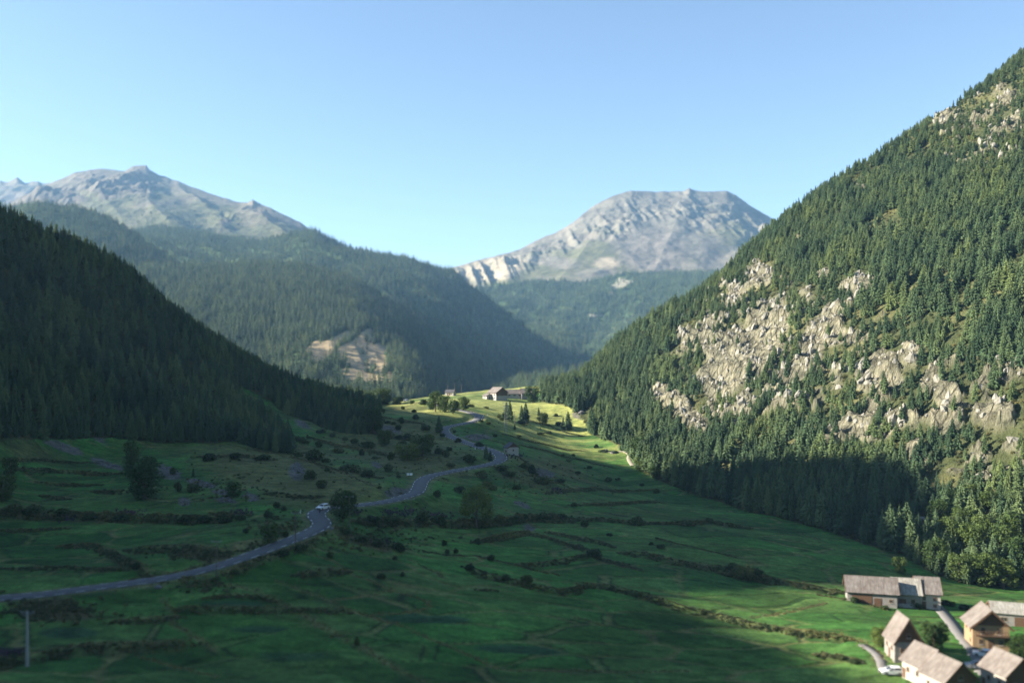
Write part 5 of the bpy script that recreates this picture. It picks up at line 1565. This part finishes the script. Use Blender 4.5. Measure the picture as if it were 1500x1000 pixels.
for k, (px, py, w, h) in enumerate([(935, 672, 22, 34), (950, 686, 24, 30), (1372, 838, 34, 52), (1405, 852, 30, 44), (1440, 858, 40, 50), (1470, 862, 36, 46), (1390, 800, 34, 44), (1425, 815, 36, 50), (1465, 820, 40, 56), (1495, 840, 36, 56), (1375, 770, 30, 40), (1345, 822, 24, 30), (1358, 800, 24, 30), (1410, 780, 30, 34), (1440, 790, 34, 38), (1480, 790, 34, 42), (1390, 745, 24, 30), (1450, 750, 28, 32), (1420, 735, 24, 28), (1385, 822, 28, 34), (1455, 842, 34, 36), (1485, 815, 30, 38), (940, 690, 20, 22), (960, 700, 20, 24)]):
    broad_tree(px, py, w, h, k % 3, 'bright green leafy tree at the sunlit foot of the rocky hillside', 30 + k, 'leafy trees at the foot of the rocky hillside')
for k, (px, py, h, lab) in enumerate([(422, 664, 40, 'lone tall conifer standing at the corner of the shaded wood'), (643, 634, 26, 'dark conifer beside the road where shade begins'), (747, 616, 30, 'conifer in the meadow row beside the lattice pylon'), (742, 614, 25, 'smaller conifer crowded against the pylon'),
                                      (764, 617, 24, 'left conifer of the close pair on the meadow'.replace('left', 'shorter')), (770, 617, 28, 'taller conifer of the close pair on the meadow'), (789, 609, 13, 'small conifer alone on the pale upper meadow'), (832, 630, 28, 'pointed conifer near the stream on the sunlit meadow'), (825, 628, 18, 'short conifer beside the pointed meadow conifer'),
                                      (754, 629, 9, 'very small conifer at the foot of a meadow pole'), (712, 673, 22, 'dark conifer beside the upper road bend'), (718, 675, 16, 'smaller dark conifer on the verge of the upper bend'), (283, 697, 12, 'small conifer among the stone heaps'), (632, 600, 24, 'sunlit conifer in the far roadside clump')]):
    single_conifer(px, py, h, lab, k)

BU = [  # px, py, w, h
    (562, 604, 6, 6), (589, 620, 11, 10), (623, 630, 15, 12), (607, 604, 8, 6), (590, 600, 7, 6), (608, 614, 11, 8), (568, 620, 9, 6), (576, 622, 8, 6), (583, 630, 12, 9), (597, 642, 14, 8), (584, 643, 12, 8), (538, 656, 24, 12), (520, 650, 14, 9),
    (468, 655, 14, 10), (438, 646, 16, 10), (448, 650, 12, 8), (496, 664, 20, 9), (529, 667, 9, 10), (512, 691, 28, 16), (537, 698, 20, 13), (568, 691, 18, 12), (573, 674, 11, 13), (620, 650, 9, 7), (590, 652, 12, 8), (643, 665, 14, 10), (654, 669, 16, 11),
    (658, 660, 10, 8), (688, 675, 20, 12), (660, 684, 16, 8), (458, 674, 30, 17), (477, 677, 13, 9), (453, 702, 18, 17), (470, 715, 22, 14), (556, 716, 8, 5), (640, 728, 12, 14), (674, 722, 16, 12), (690, 678, 18, 10), (707, 700, 22, 12), (713, 713, 16, 12), (722, 718, 14, 9),
    (745, 698, 22, 10), (778, 694, 14, 14), (795, 708, 26, 14), (755, 717, 14, 8), (735, 690, 26, 10), (770, 686, 18, 9), (820, 706, 16, 7), (871, 817, 22, 15), (720, 821, 14, 10), (701, 797, 12, 10), (651, 799, 9, 11), (668, 810, 8, 9), (655, 812, 8, 9), (522, 945, 10, 14),
    (558, 847, 12, 10), (589, 844, 7, 8), (483, 816, 15, 9), (579, 820, 8, 7), (688, 835, 14, 12), (772, 853, 18, 14), (742, 850, 16, 10), (935, 769, 20, 14), (1005, 769, 20, 10), (1038, 765, 12, 9), (856, 772, 14, 11), (840, 742, 12, 7), (968, 803, 12, 9), (953, 798, 8, 6), (1087, 849, 40, 24), (1075, 835, 22, 11),
    (1106, 840, 24, 11), (893, 785, 10, 6), (254, 695, 11, 12), (262, 719, 14, 14), (283, 719, 20, 15), (393, 758, 13, 13), (405, 744, 12, 11), (415, 748, 10, 8), (437, 669, 12, 10), (305, 675, 20, 14), (343, 672, 24, 10), (387, 674, 24, 9), (418, 786, 10, 11), (360, 781, 8, 9), (200, 834, 14, 11), (190, 822, 10, 7),
    (330, 764, 26, 13), (300, 764, 24, 11), (270, 765, 22, 10), (230, 764, 22, 10), (180, 762, 24, 11), (130, 760, 24, 10), (90, 756, 26, 13), (50, 755, 30, 16), (20, 752, 26, 18), (352, 762, 16, 10), (620, 764, 24, 16), (645, 768, 26, 14), (575, 765, 26, 14), (545, 765, 22, 12), (535, 764, 12, 8), (730, 765, 22, 12), (755, 762, 20, 9), (790, 760, 22, 8), (822, 759, 18, 8),
    (770, 762, 12, 9), (505, 782, 16, 10), (530, 794, 20, 11), (555, 801, 22, 12), (585, 806, 22, 12), (415, 814, 20, 11), (440, 806, 22, 12), (343, 842, 14, 10), (315, 852, 16, 8), (690, 596, 10, 6), (619, 592, 14, 9), (603, 592, 10, 7), (815, 610, 8, 5), (712, 598, 8, 4), (705, 618, 8, 4), (716, 622, 9, 5), (735, 616, 7, 5), (760, 640, 9, 5), (765, 621, 18, 7),
    (725, 640, 8, 5), (730, 612, 9, 6), (803, 635, 12, 6), (790, 636, 14, 4), (818, 624, 12, 8), (874, 656, 8, 6), (884, 662, 14, 5), (900, 663, 12, 4), (825, 668, 7, 4), (840, 668, 6, 4), (812, 684, 7, 4), (833, 676, 9, 5), (846, 694, 10, 5), (890, 706, 14, 8), (905, 703, 9, 5), (863, 686, 9, 5), (940, 712, 9, 5), (963, 722, 12, 7), (895, 765, 12, 6), (1297, 892, 14, 7), (1252, 882, 16, 9),
    (1342, 890, 20, 9), (1388, 886, 22, 10), (1252, 972, 16, 9), (1234, 966, 12, 7), (1262, 878, 14, 7), (1412, 892, 16, 10), (1206, 932, 14, 7), (648, 640, 10, 6), (672, 648, 12, 7), (630, 642, 12, 8), (600, 660, 10, 6), (666, 634, 7, 5), (702, 654, 14, 7), (540, 612, 12, 7), (522, 620, 14, 8), (505, 645, 10, 6), (486, 640, 12, 6), (470, 634, 14, 7), (548, 672, 10, 5), (584, 700, 9, 5), (480, 690, 10, 6), (430, 655, 9, 6)]
for k, (px, py, w, h) in enumerate(BU):
    if px > 1180: lab, g = 'bush growing among the village meadows beside the buildings', 'bushes around the village'
    elif py > 775 and px < 480: lab, g = 'bush on the banks beside the straight lower road', 'bushes beside the lower road'
    elif py > 775: lab, g = 'dark bush on a field bank in the lower meadows', 'bushes on the lower field banks'
    elif py > 740 and px < 480: lab, g = 'bush in the long dark hedge across the shaded terraces', 'bushes of the terrace hedge'
    elif py > 740: lab, g = 'bush in the hedge line between the mid valley meadows', 'bushes of the mid valley hedges'
    elif py < 640 and px > 680: lab, g = 'small bush dotting the sunlit far meadow', 'bushes on the sunlit meadow'
    elif px < 480: lab, g = 'bush among stone heaps on the shaded terraces above the road', 'bushes on the shaded terraces'
    elif px > 680: lab, g = 'low bush on the rough ground below the upper road', 'bushes below the upper road'
    else: lab, g = 'low bush on the dry slope between the shaded wood and the road', 'bushes on the dry slope'
    bush(px, py, w, h, lab, g, k)

# ------------------------------------------------------------------ boulders and rough growth
def rock_proto(seed):
    r = np.random.default_rng(seed); V = []; n = 7
    for k, (z, w) in enumerate([(-.3, .7), (0, 1), (.45, .8), (.75, .25)]):
        for i in range(n):
            a = i * 2 * math.pi / n; q = w * (.75 + .5 * r.random()); V.append((q * math.cos(a), q * math.sin(a) * .8, z * (.8 + .4 * r.random())))
    f = [(k * n + i, k * n + (i + 1) % n, (k + 1) * n + (i + 1) % n, (k + 1) * n + i) for k in range(3) for i in range(n)] + [tuple(range(3 * n, 4 * n))]
    return V, f


for k, (px, py, s, lab) in enumerate([(888, 661, 1.7, 'beige boulder among bushes beside the dirt track'), (898, 664, 1.6, 'whitish boulder at the end of the dirt track bushes'), (486, 775, .7, 'grey boulder on the verge of the sharp bend'), (483, 769, .5, 'small grey stone on the verge of the sharp bend'), (852, 606, 2.3, 'large grey rock heap on the far meadow near the wood'), (232, 861, .8, 'grey stone block below the straight road'), (1210, 772, 1.2, 'pale stone on the meadow edge below the shaded wood')]):
    V, f = rock_proto(600 + k); x, y, z = cast_g(px, py)
    o = mesh_np('boulder', np.array(V) * s, f, [M_ROCK]); o.location = (x, y, z + .1 * s); tag(o, lab, 'boulder', 'boulders in the valley')

rs_ = np.random.default_rng(611)
n = 60000
cx = rs_.uniform(-0.56, 0.56, n); cy = rs_.uniform(160, 640, n) ; xx = cx * cy
sc_m = grid_pick(scree, xx, cy) > .5
xx, yy = xx[sc_m], cy[sc_m]; zz = ground_z(xx, yy)
s = .18 + .5 * rs_.random(len(xx)) ** 2
sp = [(*rock_proto(620 + i), [0] * 22) for i in range(3)]
scatter('scree', np.stack([xx, yy, zz], 1), np.stack([s, s, s * .8], 1), sp, [M_ROCK], 'heaps of grey field stones on the shaded terraces', 31, .3)

# weeds, brambles and tall grass on the banks
pts = []; scl = []
M_WEED = mat_leaf('weeds', (0.050, 0.074, 0.030), (0.150, 0.148, 0.070), .25)
for line, rise, wid, weed, hedge in BANKL:
    L = resample(line, 0.4)
    for p in L:
        if rs_.random() < .18 * weed: continue
        for _ in range(3):
            ox, oy = rs_.normal(size=2) * wid * .42
            h = (.18 + .34 * rs_.random() + .75 * hedge * rs_.random() * (1.0 if vnoise(p[0] / 5, p[1] / 5, 77) > .45 else .35))
            pts.append((p[0] + ox, p[1] + oy)); scl.append((h * rs_.uniform(.9, 1.8), h))
for x0, y0, x1, y1, n in [(10, 878, 145, 912, 420), (240, 802, 330, 820, 220), (480, 775, 610, 806, 320), (400, 605, 720, 720, 900), (720, 680, 860, 725, 300), (250, 690, 400, 740, 220), (360, 745, 450, 790, 180), (340, 845, 250, 868, 120)]:
    for _ in range(n):
        px = (x0 + x1) / 2 + abs(x1 - x0) * .30 * rs_.normal(); py = (y0 + y1) / 2 + abs(y1 - y0) * .26 * rs_.normal()
        q = cast_g(px, min(max(py, 600), 990)); h = .25 + .7 * rs_.random() ** 2
        pts.append((q[0], q[1])); scl.append((h * rs_.uniform(.9, 2.0), h))
pts = np.array(pts); scl = np.array(scl)
dr, _, _ = line_field(pts[:, 0], pts[:, 1], ROAD, 8.0)
k = dr > ROAD_HW + .7
pts, scl = pts[k], scl[k]
wp = []
for i in range(3):
    V, Q = leaf_crown(700 + i, 130, sh_bush, .12)
    wp.append((V, [tuple(q) for q in Q], [0] * len(Q)))
scatter('undergrowth', np.c_[pts, ground_z(pts[:, 0], pts[:, 1])], np.c_[scl[:, 0], scl[:, 0], scl[:, 1]], wp, [M_WEED], 'rough weeds and brambles on the field banks', 33, .1)

# broken stone standing out of the cliffs, scrub in the clearings of the sunlit slope
r7 = np.random.default_rng(801)
n = 90000
xx = r7.uniform(20, 480, n); yy = r7.uniform(290, 740, n)
k = (grid_pick(rock, xx, yy) > .55) & (r7.random(n) < .16)
x1, y1 = xx[k], yy[k]; s = .5 + 2.2 * r7.random(len(x1)) ** 2.2
M_CRAG = mat_plain('crag_stone', (0.195, 0.188, 0.158), 0.95, 0.45, 0.9, 0.15)
scatter('crags', np.stack([x1, y1, ground_z(x1, y1) - .25 * s], 1), np.stack([s * .9, s * .8, s * (1.1 + .9 * r7.random(len(s)))], 1), sp, [M_CRAG], 'broken pale stone standing out of the hillside cliffs', 41, .28)
k = grid_pick(forR, xx, yy) & (grid_pick(rock, xx, yy) < .4) & (r7.random(n) < .22)
x2, y2 = xx[k], yy[k]; s = .7 + 1.6 * r7.random(len(x2)) ** 1.6
scatter('undergrowth', np.stack([x2, y2, ground_z(x2, y2)], 1), np.stack([s * 1.2, s * 1.2, s], 1), wp, [M_WEED], 'low scrub between the trees of the rocky hillside', 43, .1)

# purple fireweed stands
M_FLOWER = mat_leaf('fireweed', (0.050, 0.052, 0.050), (0.130, 0.085, 0.140), .2)
fp = []
for px, py, rx, ry, n in [(755, 668, 12, 3, 70), (590, 752, 36, 5, 150), (640, 757, 20, 4, 70), (350, 751, 16, 3, 70), (15, 957, 22, 4, 90), (195, 751, 20, 3, 60), (523, 752, 6, 3, 30), (100, 760, 10, 4, 40), (770, 620, 9, 2, 40), (560, 797, 16, 4, 50), (815, 717, 10, 2, 30)]:
    for _ in range(n // 2):
        x, y, z = cast_g(px + rx * r7.normal() * .6, py + ry * r7.normal() * .6); fp.append((x, y, z))
fp = np.array(fp); s = .45 + .5 * r7.random(len(fp))
scatter('wildflowers', fp, np.stack([s * .9, s * .9, s * 1.4], 1), wp, [M_FLOWER], 'purple fireweed flowering along the hedges', 45, .1)

# dry grass heads along the bank crests
M_HAY = mat_leaf('dry_grass', (0.110, 0.105, 0.048), (0.215, 0.190, 0.095), .25)
gp = []
for line, rise, wid, weed, hedge in BANKL:
    L = resample(line, 0.5)
    mid = line[len(line) // 2]; prev = line[len(line) // 2 - 1]; v = (mid - prev) / (np.linalg.norm(mid - prev) + 1e-9); nrm = np.array([-v[1], v[0]])
    up = 1.0 if base_h(*(mid + 4 * nrm))[0] >= base_h(*(mid - 4 * nrm))[0] else -1.0
    for q in L:
        for _ in range(2):
            p = q + nrm * up * (wid * .85 + .35 * r7.normal()); gp.append((p[0], p[1]))
for line, hw in TRACKL:
    for q in resample(line, .6):
        for sg in (-1, 1): gp.append(tuple(q + r7.normal(size=2) * hw * .8))
gp = np.array(gp)
dr, _, _ = line_field(gp[:, 0], gp[:, 1], ROAD, 8.0); gp = gp[dr > ROAD_HW + .6]
s = .14 + .22 * r7.random(len(gp))
scatter('grass', np.c_[gp, ground_z(gp[:, 0], gp[:, 1])], np.c_[s * 1.6, s * 1.6, s], wp, [M_HAY], 'dry pale grass along bank crests and paths', 47, .1)

# ------------------------------------------------------------------ the air
def box_mesh(name, lo, hi, mats, parent=None):
    v = [(x, y, z) for x in (lo[0], hi[0]) for y in (lo[1], hi[1]) for z in (lo[2], hi[2])]
    f = [(0, 1, 3, 2), (4, 6, 7, 5), (0, 4, 5, 1), (2, 3, 7, 6), (0, 2, 6, 4), (1, 5, 7, 3)]
    return mesh_np(name, v, f, mats, parent)


mh = bpy.data.materials.new('haze'); mh.use_nodes = True
nt = mh.node_tree; nt.nodes.clear()
out = nt.nodes.new('ShaderNodeOutputMaterial'); pv = nt.nodes.new('ShaderNodeVolumePrincipled')
pv.inputs['Color'].default_value = (0.32, 0.62, 1.0, 1)
pv.inputs['Density'].default_value = 5.0e-5
pv.inputs['Anisotropy'].default_value = 0.1
nt.links.new(pv.outputs[0], out.inputs['Volume'])
tag(box_mesh('haze', (-7500, -1500, -60), (7500, 8700, 1400), [mh]), 'thin blue mountain haze filling the valley air', None, None, 'stuff')
